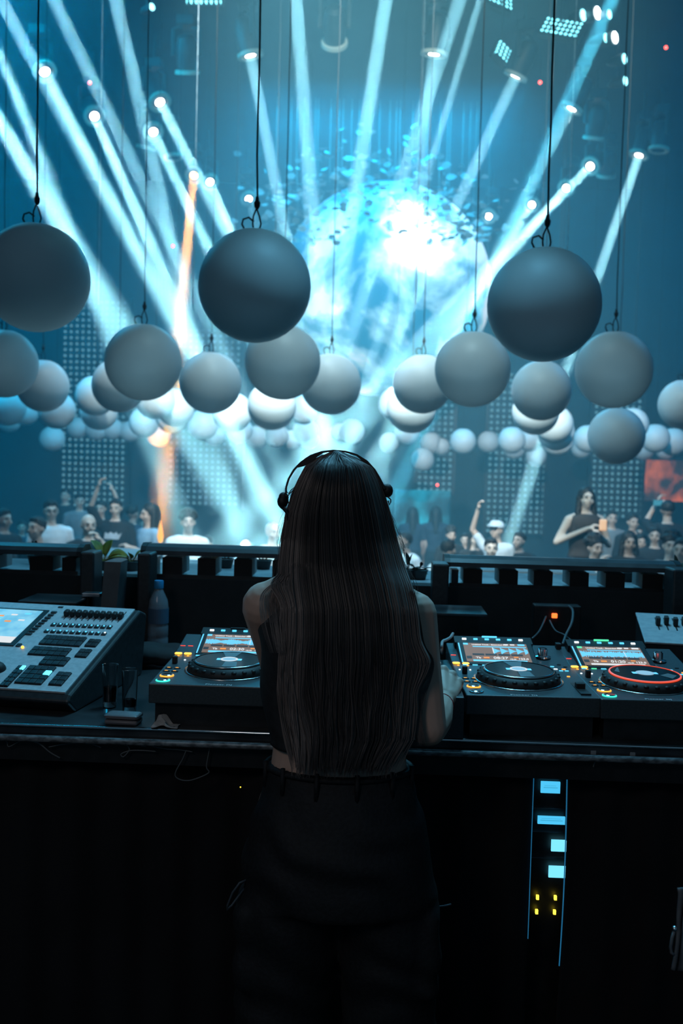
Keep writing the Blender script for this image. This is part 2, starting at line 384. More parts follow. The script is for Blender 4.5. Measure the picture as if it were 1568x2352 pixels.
# round blue par lamps and dotted panels under the ceiling
PARB = glow('blue lamp glass', (.25, .85, 1), 5); PARW = glow('pale lamp glass', (.7, .95, 1), 14)
for i, (px, py, s, m, lab) in enumerate(((1338, 35, .065, PARB, 'left one of three blue lamps in the top right row'), (1371, 30, .07, PARW, 'bright white middle lamp in the top right row'),
                        (1398, 33, .05, PARB, 'right lamp in the top right row, beside the teal beam'), (1390, 87, .05, PARB, 'dimmer lamp of the pair below the top right row'),
                        (1411, 86, .065, PARW, 'bright lamp of the pair below the top right row'), (1433, 135, .055, PARB, 'single blue lamp under the bright pair'),
                        (1435, 186, .05, PARB, 'lowest of the blue lamps at the top right'), (348, 16, .04, PARB, 'small blue lamp at the top left beside a cable'))):
    c = P(px, py, 11.5); t = thing('par_lamp', lab, 'stage lamp', (c.x, c.y, c.z), 'round blue lamps near the ceiling', R(48))
    MB().lathe([(.3*s, .22), (s, .16), (s*1.25, .03), (s*1.25, 0), (s, 0.004), (.001, .006)], 18, Matrix.Rotation(R(90), 4, 'X') @ Matrix.Scale(-1, 4, (0, 0, 1))).build('housing', HEADM, t, .6)
    MB().lathe([(.001, .012), (s, .006)], 18, Matrix.Rotation(R(90), 4, 'X'), cap=False).build('lens', m, t)
    MB().cyl((0, .1, s), (0, .1, 7.4-c.z), .008, n=6).build('hanger', HEADM, t)
PIX = dotmat('pixel panel dots', .058, .017, (.2, .85, 1), 4, ax=('X', 'Y'))
for px, py, wx, wy, ex, ey, ez, lab in ((1135, -4, .42, .24, 70, 10, 25, 'dotted cyan panel cut by the top edge of the picture'), (1290, 68, .46, .22, 66, 18, -24, 'long dotted cyan panel beside the right dark cable'),
                           (1151, 122, .17, .24, 74, 30, 30, 'bright cyan arrow shaped panel above a pale rimmed lamp'), (470, -6, .4, .2, 72, 0, 0, 'dim dotted panel at the top left edge')):
    c = P(px, py, 11.5); t = thing('pixel_panel', lab, 'light panel', c, 'dotted pixel panels under the ceiling')
    from mathutils import Euler
    t.rotation_euler = (R(ex), R(ey), R(ez)); 
    MB().box((-wx/2, -wy/2, 0), (wx/2, wy/2, .04)).build('pixel_face', PIX, t)
    MB().box((-wx/2-.02, -wy/2-.02, -.05), (wx/2+.02, wy/2+.02, .012)).build('backing', HEADM, t)
    k = MB(); q0 = t.rotation_euler.to_matrix().inverted(); k.tube([q0 @ Vector((0, 0, 0)), q0 @ Vector((0, 0, 7.4-c.z))], .012, 6); k.build('hanger', HEADM, t)
RED = glow('red pilot light', (1, .1, .08), 6)
for px, py, d, lab in ((1240, 189, 13, 'tiny red light between the two right dark cables near the top'), (1529, 109, 13, 'tiny red light at the upper right edge'), (397, 565, 16, 'tiny red light left of the near dark globe'), (1004, 1114, 19, 'tiny red light on the far wall beside a dotted curtain'), (206, 190, 14, 'tiny red light between beams at the upper left')):
    c = P(px, py, d); t = thing('pilot_light', lab, 'light', c, 'tiny red lights in the hall')
    MB().ball((0, 0, 0), .022, n=8).build('bulb', RED, t, 9); MB().cyl((0, .01, .01), (0, .01, 7.4-c.z), .004, n=5).build('wire', CABLE, t)

# ------------------------------------------------------------------ hanging globes
GR = .22
def make_globe(loc, cable_r, hook=True, mat_=GLOBE, GR=GR):
    t = thing('pendant_globe', None, 'hanging globe', loc)
    g = MB().ball((0, 0, 0), GR, n=40)
    for v in g.b.verts:
        if v.co.z > GR*.96: v.co.z = GR*.96+(v.co.z-GR*.96)*.2
    g.build('globe', mat_, t, 9)
    zt = 7.4-loc.z
    rr = random.Random(int(loc.x*100)); pts = [(.004, 0, GR+.10)]
    n = 26
    for i in range(1, n+1): pts.append((rr.uniform(-.002, .002) if i < n else 0, rr.uniform(-.002, .002), GR+.10+(zt-GR-.10)*i/n))
    MB().tube(pts, cable_r, 5).build('cable', CABLE, t, 9)
    if hook:
        k = MB(); k.lathe([(.004, 0), (.011, .012), (.013, .028), (.008, .034), (.006, .05)], 8, Matrix.Translation((.002, 0, GR+.075)))
        k.tube([(.0, 0, GR+.08), (.012, 0, GR+.05), (.018, .004, GR+.022), (.012, 0, GR-.005)], .0035, 5)
        k.tube([(.0, 0, GR+.08), (-.012, 0, GR+.05), (-.014, 0, GR+.02), (-.010, 0, GR-.005)], .0035, 5)
        k.build('hook', RUBBER, t, 9)
        MB().tube([(-.010, .005, GR+.03), (-.03, 0, GR+.045), (-.052, .003, GR+.038), (-.056, 0, GR+.018), (-.042, 0, GR-.010)], .004, 5).build('wire_loop', RUBBER, t, 9)
    return t
GL = [ # px, py, radius px, label
 (82, 638, 123, 'large near grey globe cut by the left edge of the picture'),
 (585, 657, 129, 'large dark near globe left of the moon, the darkest of all'),
 (1249, 700, 130, 'large near grey globe on the right with wires sticking up'),
 (329, 832, 88, 'mid sized grey blue globe left of the darkest globe'),
 (649, 831, 87, 'grey globe partly hidden behind the darkest globe'),
 (1085, 848, 87, 'grey globe just left of and below the large right globe'),
 (1409, 849, 88, 'pale grey globe right of and below the large right globe'),
 (8, 835, 78, 'grey globe on the left edge directly under the largest left one'),
 (483, 879, 71, 'pale smudged globe between the left grey blue one and the darkest one'),
 (759, 882, 70, 'grey globe under the middle of the moon'),
 (970, 882, 68, 'pale grey globe overlapped by the grey one below the large right globe'),
 (1243, 897, 69, 'pale globe directly beneath the large right globe'),
 (98, 886, 60, 'pale globe behind the one on the left edge'),
 (273, 885, 62, 'pale globe peeking out left of the grey blue globe'),
 (1569, 929, 57, 'pale globe cut by the right edge'),
 (1415, 1001, 65, 'low pale globe under the right pale grey globe, lowest of the right side'),
 (624, 932, 56, 'light globe below the half hidden grey globe'),
 (945, 938, 57, 'light globe tucked under the pale grey globe right of the moon'),
 (1230, 945, 54, 'light globe just under the one beneath the large right globe'),
 (219, 909, 46, 'bright white globe on the left beside the peeking pale one'),
 (356, 917, 46, 'light globe right below the grey blue globe'),
 (402, 936, 44, 'very bright globe between the grey blue and the smudged globe'),
 (1272, 975, 44, 'light globe low on the right, upper one of a tight cluster'),
 (1277, 993, 42, 'middle globe of the tight cluster low on the right'),
 (1280, 1011, 37, 'glowing bottom globe of the tight cluster low on the right'),
 (16, 935, 43, 'bright globe low at the left edge'),
 (57, 945, 32, 'small light globe beside the bright one at the left edge'),
 (130, 942, 43, 'light globe below the pale one near the left edge'),
 (227, 945, 43, 'glowing globe beneath the bright white left globe'),
 (394, 958, 37, 'globe with a glowing lower rim above the orange one'),
 (330, 971, 34, 'light globe left of the orange one'),
 (466, 975, 35, 'bright globe under the smudged globe'),
 (533, 947, 46, 'bright globe right of and below the smudged globe'),
 (550, 988, 30, 'small bright globe below a bigger bright one, left of the head'),
 (697, 940, 35, 'bright globe between the half hidden grey one and the moon'),
 (701, 990, 29, 'light globe above left of the headphones'),
 (708, 1007, 24, 'small glowing globe right above the headphones'),
 (808, 991, 29, 'single bright globe over the head, under the moon'),
 (780, 992, 20, 'small globe half hidden by the single bright one over the head'),
 (908, 928, 39, 'bright globe at the left end of the cluster right of the moon'),
 (935, 993, 29, 'small bright globe at the bottom of the cluster right of the moon'),
 (893, 1017, 23, 'small dim globe right above the head'),
 (970, 1056, 27, 'lowest hanging small globe right of the head'),
 (990, 1018, 25, 'dim globe above the lowest hanging one'),
 (1013, 1026, 20, 'dim small globe right of the dim one over the lowest'),
 (1063, 1014, 30, 'white globe, leftmost of the row over the right light bar'),
 (1121, 1015, 25, 'white globe, second in the row over the right light bar'),
 (1175, 1011, 31, 'white globe, third in the row over the right light bar'),
 (1216, 1008, 29, 'white globe, fourth in the row over the right light bar'),
 (1231, 1047, 24, 'globe lit by the slanting beam at its foot on the right'),
 (1180, 1030, 25, 'dim globe low behind the third white one of the right row'),
 (1350, 1008, 32, 'light globe peeking out left of the lowest right globe'),
 (1451, 975, 38, 'light globe behind the top of the lowest right globe'),
 (1505, 1007, 33, 'light globe right of the lowest right globe'),
 (1546, 1015, 32, 'light globe near the right edge under the cut one'),
 (1335, 1030, 23, 'dim globe low between the tight cluster and the lowest right globe'),
 (1476, 1030, 27, 'dim globe low to the right behind the lowest right globe'),
 (1528, 1034, 22, 'dim small globe lowest at the right edge'),
 (120, 1008, 29, 'dim globe hanging low on its own at the left'),
 (178, 983, 25, 'dim globe between the low lone one and the glowing left one'),
 (222, 986, 26, 'dim globe just under the glowing left one'),
 (258, 985, 25, 'dim globe right under the glowing left one'),
 (298, 991, 24, 'dim globe left of the light one beside the orange one'),
 (492, 998, 24, 'dim globe under the bright ones below the smudged globe'),
 (590, 1003, 25, 'dim globe left of the small dim pair by the headphones'),
 (636, 1001, 27, 'dim globe under the light one below the half hidden grey globe'),
 (668, 1010, 22, 'dim small globe left of the glowing one above the headphones'),
 (20, 965, 28, 'light globe lowest at the left edge')]
for px, py, r, lab in GL:
    d = min(F*GR/r, 19.4); t = make_globe(P(px, py, d), .0042 if r > 100 else .0032 if r > 60 else .003, hook=r > 50, GR=r*d/F)
    t['label'] = lab; t['group'] = 'white globes hanging over the dance floor'
t = make_globe(P(365, 998, F*GR/28), .003, False); t['label'] = 'globe lit orange by the orange beam, low on the left'; t['group'] = 'white globes hanging over the dance floor'
c = P(365, 998, F*GR/28); lamp('SPOT', 'orange_light', c+Vector((.2, -1.5, -1.2)), c, 260, (1, .5, .12), spot_size=R(18), spot_blend=.6, shadow_soft_size=.05)
# bare cables hanging between the globes
for px, lab in ((226, 'thin bare cable between the left globes'), (443, 'thin bare cable left of the smudged globe'), (955, 'thin bare cable before the moon'), (1298, 'thin bare cable right of the big right globe')):
    a = P(px, 700, 7.5); b = Vector((a.x, a.y, 7.4))
    MB().tube([a, b], .003, 5).build('hanging_cable', STEEL, label=lab, category='cable', group='bare cables in the hall')

# ------------------------------------------------------------------ booth
TZ = 1.04                                     # table top level
TOPM = noisy('worn metal table top', (.030, .036, .042), (.09, .10, .11), 7, .28, .6, .05)
EDGE = noisy('worn edge paint', (.09, .105, .115), (.24, .28, .30), 55, .45, .2, 0, 6, .40, .60, stretch=(1, 2, 2))
t = thing('booth_table', 'long dark metal table carrying the players and the lighting console', 'table', (0, 2.2, 0))
MB().box((-2.6, 0, TZ-.035), (2.6, 1.0, TZ), .003).build('table_top', TOPM, t)
MB().cyl((-2.6, -.004, TZ-.003), (2.6, -.004, TZ-.003), .0035, n=8).build('edge_rail', CHROME, t, 9, label='thin shiny metal rail along the front edge')
MB().cyl((-2.6, -.012, TZ-.030), (2.6, -.012, TZ-.030), .008, n=10).build('edge_tube', EDGE, t, 9, label='scuffed pale tube under the front edge')
MB().box((-2.6, .02, TZ-.09), (2.6, .06, TZ-.036)).build('apron', BLACK, t)
for x in (-2.5, -.9, .35, 2.5): MB().box((x-.03, .3, 0), (x+.03, .36, TZ-.035)).build('leg', BLACK, t)
# wall in front of the booth and ledge
struct('wall_booth', (-13, 3.16, 0), (13, 3.24, 1.262), MATTE)
struct('trim_1', (-13, 3.24, 1.20), (13, 3.62, 1.262), noisy('grey ledge', (.16, .19, .21), (.25, .28, .30), 10, .6))
struct('wall_stage', (-13, 3.55, GF), (13, 3.62, 1.20), MATTE)

BARM = noisy('grey bar housing', (.030, .036, .042), (.045, .052, .058), 15, .35)
def light_bar(px0, px1, py0, label, blocks, pillars=()):
    z1 = PY(px0, py0, 3.2).z
    a = PY(px0, py0, 3.2); b = PY(px1, py0, 3.2); x0, x1 = a.x, b.x
    t = thing('light_bar', label, 'light fixture', (x0, 3.2, 1.262), 'light bars along the booth wall')
    W = x1-x0; z = z1-1.262
    h = MB(); h.T = Matrix(((0, 0, 1, 0), (1, 0, 0, 0), (0, 1, 0, z-.048), (0, 0, 0, 1)))
    pr = [(-.045, .014), (.05, .014), (.05, .032), (.035, .046), (-.01, .048), (-.035, .040), (-.045, .028)]
    h.prism(pr, 0, W); h.build('housing', BARM, t)
    h = MB(); h.T = Matrix(((0, 0, 1, 0), (1, 0, 0, 0), (0, 1, 0, z-.048), (0, 0, 0, 1)))
    p2 = [(x*1.06, y*1.08-.002) for x, y in pr]; h.prism(p2, -.018, 0); h.build('end_cap', BLACK, t)
    h = MB(); h.T = Matrix(((0, 0, 1, 0), (1, 0, 0, 0), (0, 1, 0, z-.048), (0, 0, 0, 1))); h.prism(p2, W, W+.018); h.build('end_cap', BLACK, t)
    for bx, bw in blocks:
        q = PY(bx, py0+60, 3.2).x-x0; hw = bw/2*3.2/F
        k = MB(); k.hexa([(q-hw, -.03, .012), (q+hw, -.03, .012), (q+hw*1.0, .10, .012), (q-hw*1.0, .10, .012), (q-hw, -.03, z-.043), (q+hw, -.03, z-.043), (q+hw, .10, z-.040), (q-hw, .10, z-.040)])
        k.box((q-hw*.45, -.02, 0), (q+hw*.45, .03, z-.04)); k.build('lamp_block', mat('grey lamp block', (.16, .18, .19), .6), t)
        MB().box((q-hw-.001, -.034, .010), (q+hw+.001, -.029, z-.042)).build('block_shade', MATTE, t)  # black sheet painting the unlit front of each block
    for sx in (.006, W-.028): MB().box((sx, -.03, 0), (sx+.022, .04, z-.045)).build('foot', BARM, t)
    MB().box((0, -.035, -.002), (W, -.028, .012)).build('base_strip', BLACK, t)
    return t
light_bar(-170, 186, 1240, 'grey light bar cut by the left edge, above the lighting console', [(-110, 46), (-20, 46), (102, 52), (165, 30)])
light_bar(343, 668, 1247, 'grey light bar between the broad leaved plant and the long hair', [(400, 44), (478, 40), (561, 40), (648, 40)])
light_bar(1032, 1545, 1274, 'longest grey light bar, right of the DJ, over a row of square openings', [(1083, 41), (1164, 41), (1243, 41), (1325, 41), (1407, 41), (1492, 44)])

def block(name, lab, cat, px0, px1, py0, y, zb, m=BLACK, dep=.1, bev=.006, **k):
    a = PY(px0, py0, y); b = PY(px1, py0, y)
    return MB().box((a.x, y, zb), (b.x, y+dep, a.z), bev).build(name, m, label=lab, category=cat, **k)
block('speaker_box', 'black box post at the right end of the left light bar', 'box', 183, 216, 1268, 3.05, TZ, PLASTIC)
block('speaker_box', 'black box post left of the middle light bar', 'box', 315, 346, 1271, 3.05, TZ, PLASTIC)
block('speaker_box', 'black box post left of the right light bar', 'box', 994, 1032, 1295, 3.05, TZ, PLASTIC)
block('speaker_box', 'dark box at the right end of the right light bar', 'box', 1547, 1590, 1308, 3.05, TZ, PLASTIC)
# slanted post with a lit edge
a = PY(240, 1290, 2.98); b = PY(278, 1290, 2.98)
t = MB().hexa([(a.x-.012, 2.95, TZ), (b.x-.018, 2.95, TZ), (b.x-.018, 3.08, TZ), (a.x-.012, 3.08, TZ), (a.x, 2.98, a.z), (b.x, 2.98, a.z), (b.x, 3.06, a.z), (a.x, 3.06, a.z)]).build('post', BARM, label='slightly slanted dark post below the broad leaved plant', category='post')

# shelves behind the console and the players
def plate(px0, px1, py, y, dep, lab, z=None):
    a = PY(px0, py, y); b = PY(px1, py, y)
    t = thing('equipment_stand', lab, 'stand', (a.x, y, TZ)); W = b.x-a.x; H = a.z-TZ
    MB().box((0, 0, H-.008), (W, dep, H), .002).build('plate', TOPM, t)
    MB().box((.02, .02, 0), (W-.02, dep-.02, H-.008)).build('riser', BLACK, t)
    return t
plate(40, 174, 1380, 2.88, .17, 'low dark plate on a stand behind the lighting console')
plate(984, 1120, 1407, 2.84, .17, 'scuffed metal plate on a stand right of the DJ arm')
a = PY(188, 1362, 2.98)
t = thing('clamp_arm', 'small metal clamp beside the plate behind the lighting console', 'clamp', (a.x, 2.98, TZ))
MB().box((0, 0, a.z-TZ-.012), (.055, .04, a.z-TZ), .002).build('jaw', STEEL, t)
MB().cyl((.01, .02, 0), (.01, .02, a.z-TZ-.012), .008).build('stem', BLACK, t)
MB().tube([(-.01, -.01, .0), (-.012, -.01, .06), (.0, -.008, .075), (.012, -.01, .068)], .004, 6).build('hook', STEEL, t)

# planters and plants on the ledge
LEAF1 = noisy('broad leaf', (.10, .15, .03), (.26, .20, .04), 14, .4); LEAF2 = noisy('dark leaf', (.01, .02, .012), (.02, .035, .018), 14, .45)
def leaf(mbl, base, d, L, W, droop=.3, nrm=None):
    d = Vector(d).normalized(); side = d.cross(Vector((0, 0, 1))); side = side.normalized() if side.length > .1 else Vector((1, 0, 0)); u = side.cross(d)
    if nrm: side = (side*math.cos(nrm)+u*math.sin(nrm)); u = side.cross(d)
    def fn(a, b):
        wd = W*math.sin(math.pi*min(1, b*.97+.03))**.7*(1-.25*b)
        return Vector(base)+d*L*b+side*(a-.5)*wd*1.0+u*(-abs(a-.5)*wd*-.35)+Vector((0, 0, -droop*L*b*b))
    mbl.grid(fn, 4, 8)
def plant(px, py, y, leaves, lab, m=LEAF1, pot=True):
    a = PY(px, py, y); t = thing('potted_plant', lab, 'plant', (a.x, y, 1.262 if pot else a.z))
    if pot: MB().lathe([(.022, 0), (.03, .03), (.033, .033), (.028, .034), (.026, .025), (.001, .024)], 14).build('pot', BLACK, t, .6)
    h = .028 if pot else 0
    for (dx, dy, dz, L, W, dr, nr) in leaves:
        k = MB(); k.tube([(0, 0, h), Vector((dx, dy, dz)).normalized()*.03+Vector((0, 0, h))], .002, 5); k.build('stem', m, t)
        k = MB(); leaf(k, Vector((0, 0, h))+Vector((dx, dy, dz)).normalized()*.02, (dx, dy, dz), L, W, dr, nr); o = k.build('leaf', m, t, 9)
        s = o.modifiers.new('s', 'SOLIDIFY'); s.thickness = .0008
    return t
BIG = [(-.75, -.1, .42, .115, .062, .25, .5), (-.35, 0, .75, .09, .06, .3, .25), (.75, -.2, .55, .10, .058, .5, -.6), (.6, 0, .25, .08, .05, .35, .4), (-.2, -.3, .2, .06, .04, .2, -.3), (.15, .2, .7, .085, .05, .3, 0)]
plant(238, 1290, 3.33, BIG, 'broad leaved green plant between the left and middle light bars')
plant(302, 1290, 3.33, [(-.4, -.1, .4, .045, .035, .3, .3), (.3, 0, .45, .05, .032, .3, -.3), (.0, -.3, .4, .04, .03, .3, .6)], 'small rounded green plant just left of the middle light bar')
plant(936, 1300, 3.33, [(-.1, -.1, .9, .05, .035, .1, .3), (.2, -.1, .9, .045, .03, .1, -.4), (.7, 0, .3, .05, .02, .4, 0), (.9, -.2, .1, .05, .015, .3, .5), (.4, -.3, .2, .04, .02, .3, .2)], 'dark leafy plant right of the long hair', LEAF2)
plant(962, 1310, 3.33, [(.7, 0, .3, .035, .014, .3, 0), (-.5, 0, .4, .03, .014, .3, .5), (.1, -.3, .5, .03, .014, .3, 1)], 'low yellowish plant right of the dark leafy one', noisy('yellow leaf', (.22, .17, .03), (.10, .12, .02), 20, .5))
plant(1553, 1300, 3.33, [(-.1, -.1, .9, .07, .035, .1, .5), (.3, 0, .7, .06, .03, .3, -.5), (-.3, 0, .8, .05, .03, .3, .1)], 'dark leafy plant at the right end of the right light bar', LEAF2)
plant(1440, 1320, 3.45, [(-.2, 0, .8, .03, .014, .1, .4), (.3, 0, .7, .03, .014, .2, -.4), (0, 0, 1, .03, .014, .2, 0)], 'small yellow green plant seen through an opening of the right light bar', noisy('yellow leaf', (0, 0, 0), (0, 0, 0), 1))
plant(82, 1310, 3.45, [(-.2, 0, .8, .04, .018, .1, .4), (.4, 0, .7, .04, .018, .2, -.4), (0, 0, 1, .045, .018, .2, 0), (-.5, 0, .4, .04, .018, .2, 0)], 'small yellow plant seen through the left light bar', noisy('yellow leaf', (0, 0, 0), (0, 0, 0), 1))
for px in (517, 604):
    plant(px, 1320, 3.5, [(-.2, 0, 1, .035, .010, .05, .4), (.5, 0, .5, .03, .01, .2, -.4), (-.6, 0, .4, .03, .01, .2, 0)], 'little sprouting plant in the %s opening of the middle light bar' % ('second' if px < 550 else 'third'), noisy('yellow leaf', (0, 0, 0), (0, 0, 0), 1))

# ------------------------------------------------------------------ media players
AMB = glow('amber key light', (1, .40, .04), 1.6); AMBH = glow('bright amber light', (1, .45, .05), 3); TEAL = glow('teal ring light', (.05, .85, .65), 1.3)
WHT = glow('white indicator', (.8, .95, 1), 1.6); CYAN = glow('cyan indicator', (.10, .60, .9), 1.4); REDI = glow('red indicator', (1, .06, .03), 1.5); GRN = glow('green indicator', (.1, .9, .45), 1.2); ORG = glow('orange indicator', (1, .25, .03), 2.5)
SCRN = glow('screen background', (.28, .18, .13), .75, (.01, .01, .01)); SCRB = glow('screen blue', (.12, .60, .95), 1.25); SCRW = glow('screen white', (.85, .88, .9), .9); SCRD = glow('screen dark', (.05, .05, .06), .5); SCRO = glow('screen orange', (1, .35, .06), .9)
DISC = mat('glossy disc', (.004, .005, .006), .12); LABELM = mat('jog label', (.45, .52, .56), .5, 0, (.5, .75, .9), .35); REFL = mat('painted pale reflection', (.16, .18, .19), .35)
LETTER = mat('printed lettering', (.45, .48, .5), .5)
CH_D = mat('jog rim metal', (.55, .57, .58), .22, 1)
def player(px, py, z, label, time, wave, rim=CH_D, cue=TEAL, labelm=None, red=False, W=.302, rot=0):
    p = PZ(px, py, z)
    t = thing('media_player', label, 'dj player', (p.x, p.y, TZ), 'club media players on the booth table', rz=R(rot))
    D = .445; ox = W-.302; h = z-TZ
    def top(y): return h + .010*y/.28 if y < .28 else h+.010+(y-.28)*.16
    b = MB(); ys = (0, .28, D)
    prof = [(0, h-.045), (D, h-.045), (D, top(D)), (.28, top(.28)), (0, h)]
    b.T = Matrix(((0, 0, 1, 0), (1, 0, 0, 0), (0, 1, 0, 0), (0, 0, 0, 1)))
    b.prism(prof, 0, W); o = b.build('body', DECK, t)
    md = o.modifiers.new('b', 'BEVEL'); md.width = .0025; md.segments = 2
    MB().box((.012, .018, 0), (W-.012, D-.02, h-.045)).build('riser', BLACK, t, label='black riser under the player')
    tilt = math.atan(.010/.28)
    # jog wheel
    cx, cy = .142+ox*.7, .148; T = Matrix.Translation((cx, cy, top(cy))) @ Matrix.Rotation(tilt, 4, 'X')
    j = MB(); j.T = T; j.lathe([(.105, 0), (.106, .0015), (.100, .003), (.099, .001)], 64, cap=False); jo = j.build('jog_ring', CH_D, t, 9)
    j = MB(); j.T = T; pr = [(.099, 0), (.100, .005), (.096, .014), (.087, .021), (.083, .022)]
    j.lathe(pr, 72)
    for i in range(24):
        a = 2*math.pi*i/24; j.ball((.0925*math.cos(a), .0925*math.sin(a), .0145), .0068, (1, 1, .6), 8)
    wh = j.build('jog_wheel', RUBBER, t, 9)
    j = MB(); j.T = T; j.lathe([(.0815, .0215), (.0840, .0235), (.0835, .026), (.0800, .0265)], 64, cap=False); j.build('rim', rim, wh, 9, label='metal rim' if not red else 'rim glowing red')
    j = MB(); j.T = T; j.lathe([(.0805, .024), (.0805, .0255), (.001, .0258)], 64); j.build('disc', DISC, wh)
    j = MB(); j.T = T  # reflections on the disc, painted as pale wedges
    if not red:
        j.prism([(-.012, .022), (-.026, .074), (.02, .075), (.010, .022)], .0259, .0262); j.build('painted_sheen', REFL, wh); j = MB(); j.T = T; j.prism([(-.006, -.022), (.022, -.022), (.026, -.069), (-.008, -.074)], .0259, .0262)
    else: j.prism([(.03, -.02), (.055, .0), (.07, -.02), (.05, -.05)], .0259, .0262); j.build('painted_sheen', REFL, wh); j = MB(); j.T = T; j.prism([(-.07, .01), (-.055, .045), (-.05, .05), (-.06, .0)], .0259, .0262)
    j.build('painted_sheen', REFL, wh, label='reflections painted on the disc as paler wedges')
    j = MB(); j.T = T; j.lathe([(.0215, .0259), (.0215, .0266), (.001, .0268)], 32); j.build('jog_display', labelm or LABELM, wh)
    if not red:
        j = MB(); j.T = T; j.lathe([(.0215, .0262), (.0185, .0275), (.0155, .0262)], 32, cap=False); j.build('display_ring', SCRW, wh)
    j = MB(); j.T = T; j.prism([(-.030, -.008), (.030, -.008), (.030, .008), (-.030, .008)], .0258, .0261); j.build('display_bar', SCRB, wh)
    # transport keys
    for (y, m, lm) in ((.030, cue, 'cue'), (.074, AMB, 'play')):
        q = MB(); q.T = Matrix.Translation((.026, y, top(y))); q.lathe([(.0165, 0), (.0165, .002), (.0150, .0028), (.0145, .001)], 28, cap=False); q.build(lm+'_key_ring', m, t, 9)
        q = MB(); q.T = Matrix.Translation((.026, y, top(y))); q.lathe([(.014, 0), (.0138, .003), (.012, .0042), (.001, .0045)], 24); q.build(lm+'_key', CHROME, t, .5)
    for ix in (0, 1):
        for iy in (0, 1):
            x, y = .016+ix*.020, .116+iy*.030
            q = MB(); q.box((x-.008, y-.004, top(y)), (x+.008, y+.004, top(y)+.002), .0008); k = q.build('key', BLACK, t)
            MB().box((x-.004, y-.0015, top(y)+.002), (x+.003, y+.0010, top(y)+.0026)).build('key_light', AMB, k)
        x = .010+ix*.024; y = .290
        MB().box((x-.009, y-.006, top(y)), (x+.009, y+.006, top(y)+.004), .003).build('loop_key', AMBH, t)
        MB().box((x+.001, y-.019, top(y-.015)), (x+.006, y-.014, top(y-.015)+.002)).build('indicator', AMB, t)
        MB().box((.010+ix*.026, .228, top(.23)), (.014+ix*.026, .233, top(.23)+.002)).build('indicator', WHT, t)
        MB().box((.003+ix*.020, .350, top(.35)), (.016+ix*.020, .353, top(.35)+.001)).build('indicator', REDI, t)
    MB().box((.014, .190, top(.19)), (.026, .204, top(.19)+.018), .002).build('direction_lever', RUBBER, t)
    # screen on a tilted housing
    sa = R(17); S = Matrix.Translation((.038+ox*1.1, .292, top(.285)+.003)) @ Matrix.Rotation(sa, 4, 'X')
    SW, SH = .166, .104
    q = MB(); q.T = S; q.box((-.016, -.006, -.03), (SW+.016, SH+.012, .002), .003); hs = q.build('screen_housing', BLACK, t)
    q = MB(); q.T = S; q.box((0, .004, .002), (SW, SH, .0032)); scn = q.build('screen', SCRN, t)
    q = MB(); q.T = S; q.box((-.013, .0, .002), (-.010, SH, .003)); q.build('bezel_line', SCRB, t)
    def sr(x0, y0, x1, y1, m, nm='screen_bar', z=.0034):
        q = MB(); q.T = S; q.box((x0*SW, y0*SH, z), (x1*SW, y1*SH, z+.0003)); return q.build(nm, m, scn)
    q = MB(); q.T = S; rr = random.Random(px)
    n = 90
    for i in range(n):
        u = i/n
        if wave == 0: amp = .05+.10*abs(math.sin(u*9+1))*rr.uniform(.4, 1)
        elif wave == 1:
            if u < .44: continue
            amp = .16*(1-((u-.44)*8 % 1))**1.5+.01
        else: amp = .17*rr.uniform(.45, 1)
        x = (u*.98+.01)*SW; y = .60*SH
        q.box((x, y-amp*SH, .0034), (x+SW/n*.75, y+amp*SH, .0037))
    q.build('waveform', SCRB, scn)
    sr(.14, .79, .98, .83, SCRB, 'overview_strip'); sr(.10, .04, .93, .12, SCRB if wave != 2 else SCRW, 'progress_strip'); sr(.0, .90, .075, .99, SCRB if wave != 2 else GRN, 'deck_tile'); sr(.86, .90, .97, .98, SCRB if wave == 1 else SCRW, 'menu_tile'); sr(.74, .91, .81, .97, SCRW, 'menu_tile'); sr(.64, .91, .71, .97, SCRW, 'menu_tile')
    for i in range(4): sr(.11+i*.2, .35, .29+i*.2, .44, SCRD, 'pad_outline')
    sr(.01, .17, .09, .30, SCRD, 'pad_outline'); sr(.27, .20, .36, .27, SCRO, 'tempo_tile'); sr(.74, .26, .81, .31, SCRO, 'tempo_tile'); sr(.44 if wave == 1 else .7, .48, .455 if wave == 1 else .71, .76, SCRW, 'play_marker', .0038)
    def st(s, x, y, sz, sp=1):
        o = text_mesh(s, sz, SCRW, scn, 'screen_lettering', (0, 0, 0), bold=.0002, space=sp)
        o.data.transform(S @ Matrix.Translation((x*SW, y*SH, .0040)))
    st(time, .42, .17, .017); st('Tb', .15, .18, .012); st('123.0', .80, .16, .012); st('+2.46', .67, .15, .007)
    st('Untitled Track - Extended Mix', .13, .885, .0075, 1.0)
    n = 6
    for i in range(n):
        x = .005+i*.030
        q = MB(); q.T = S; q.box((x-.004, SH+.024, .0), (x+.007, SH+.030, .0025)); q.build('source_key', WHT if i in (0, 5) else CYAN, t)
    q = MB(); q.T = S; q.box((-.02, SH+.008, -.02), (SW+.02, SH+.045, .0)); q.build('key_rail', BLACK, t)
    for i in range(8):
        q = MB(); q.T = S; q.box((-.012+i*.0245, -.012, -.001), (.001+i*.0245, -.009, .0012)); q.build('cue_pad', CYAN if not (red and i in (1, 3, 4)) else GRN, t)
    q = MB(); q.T = S; q.box((.055, SH+.038, .0), (.095, SH+.042, .004), .001); q.build('usb_light', GRN if red else CYAN if wave == 1 else BLACK, t)
    # right hand column
    q = MB(); q.T = Matrix.Translation((.240+ox, .350, top(.35))); q.lathe([(.021, 0), (.021, .004), (.013, .006), (.012, .022), (.0095, .025), (.001, .0255)], 24); q.build('rotary_selector', CHROME, t, .5)
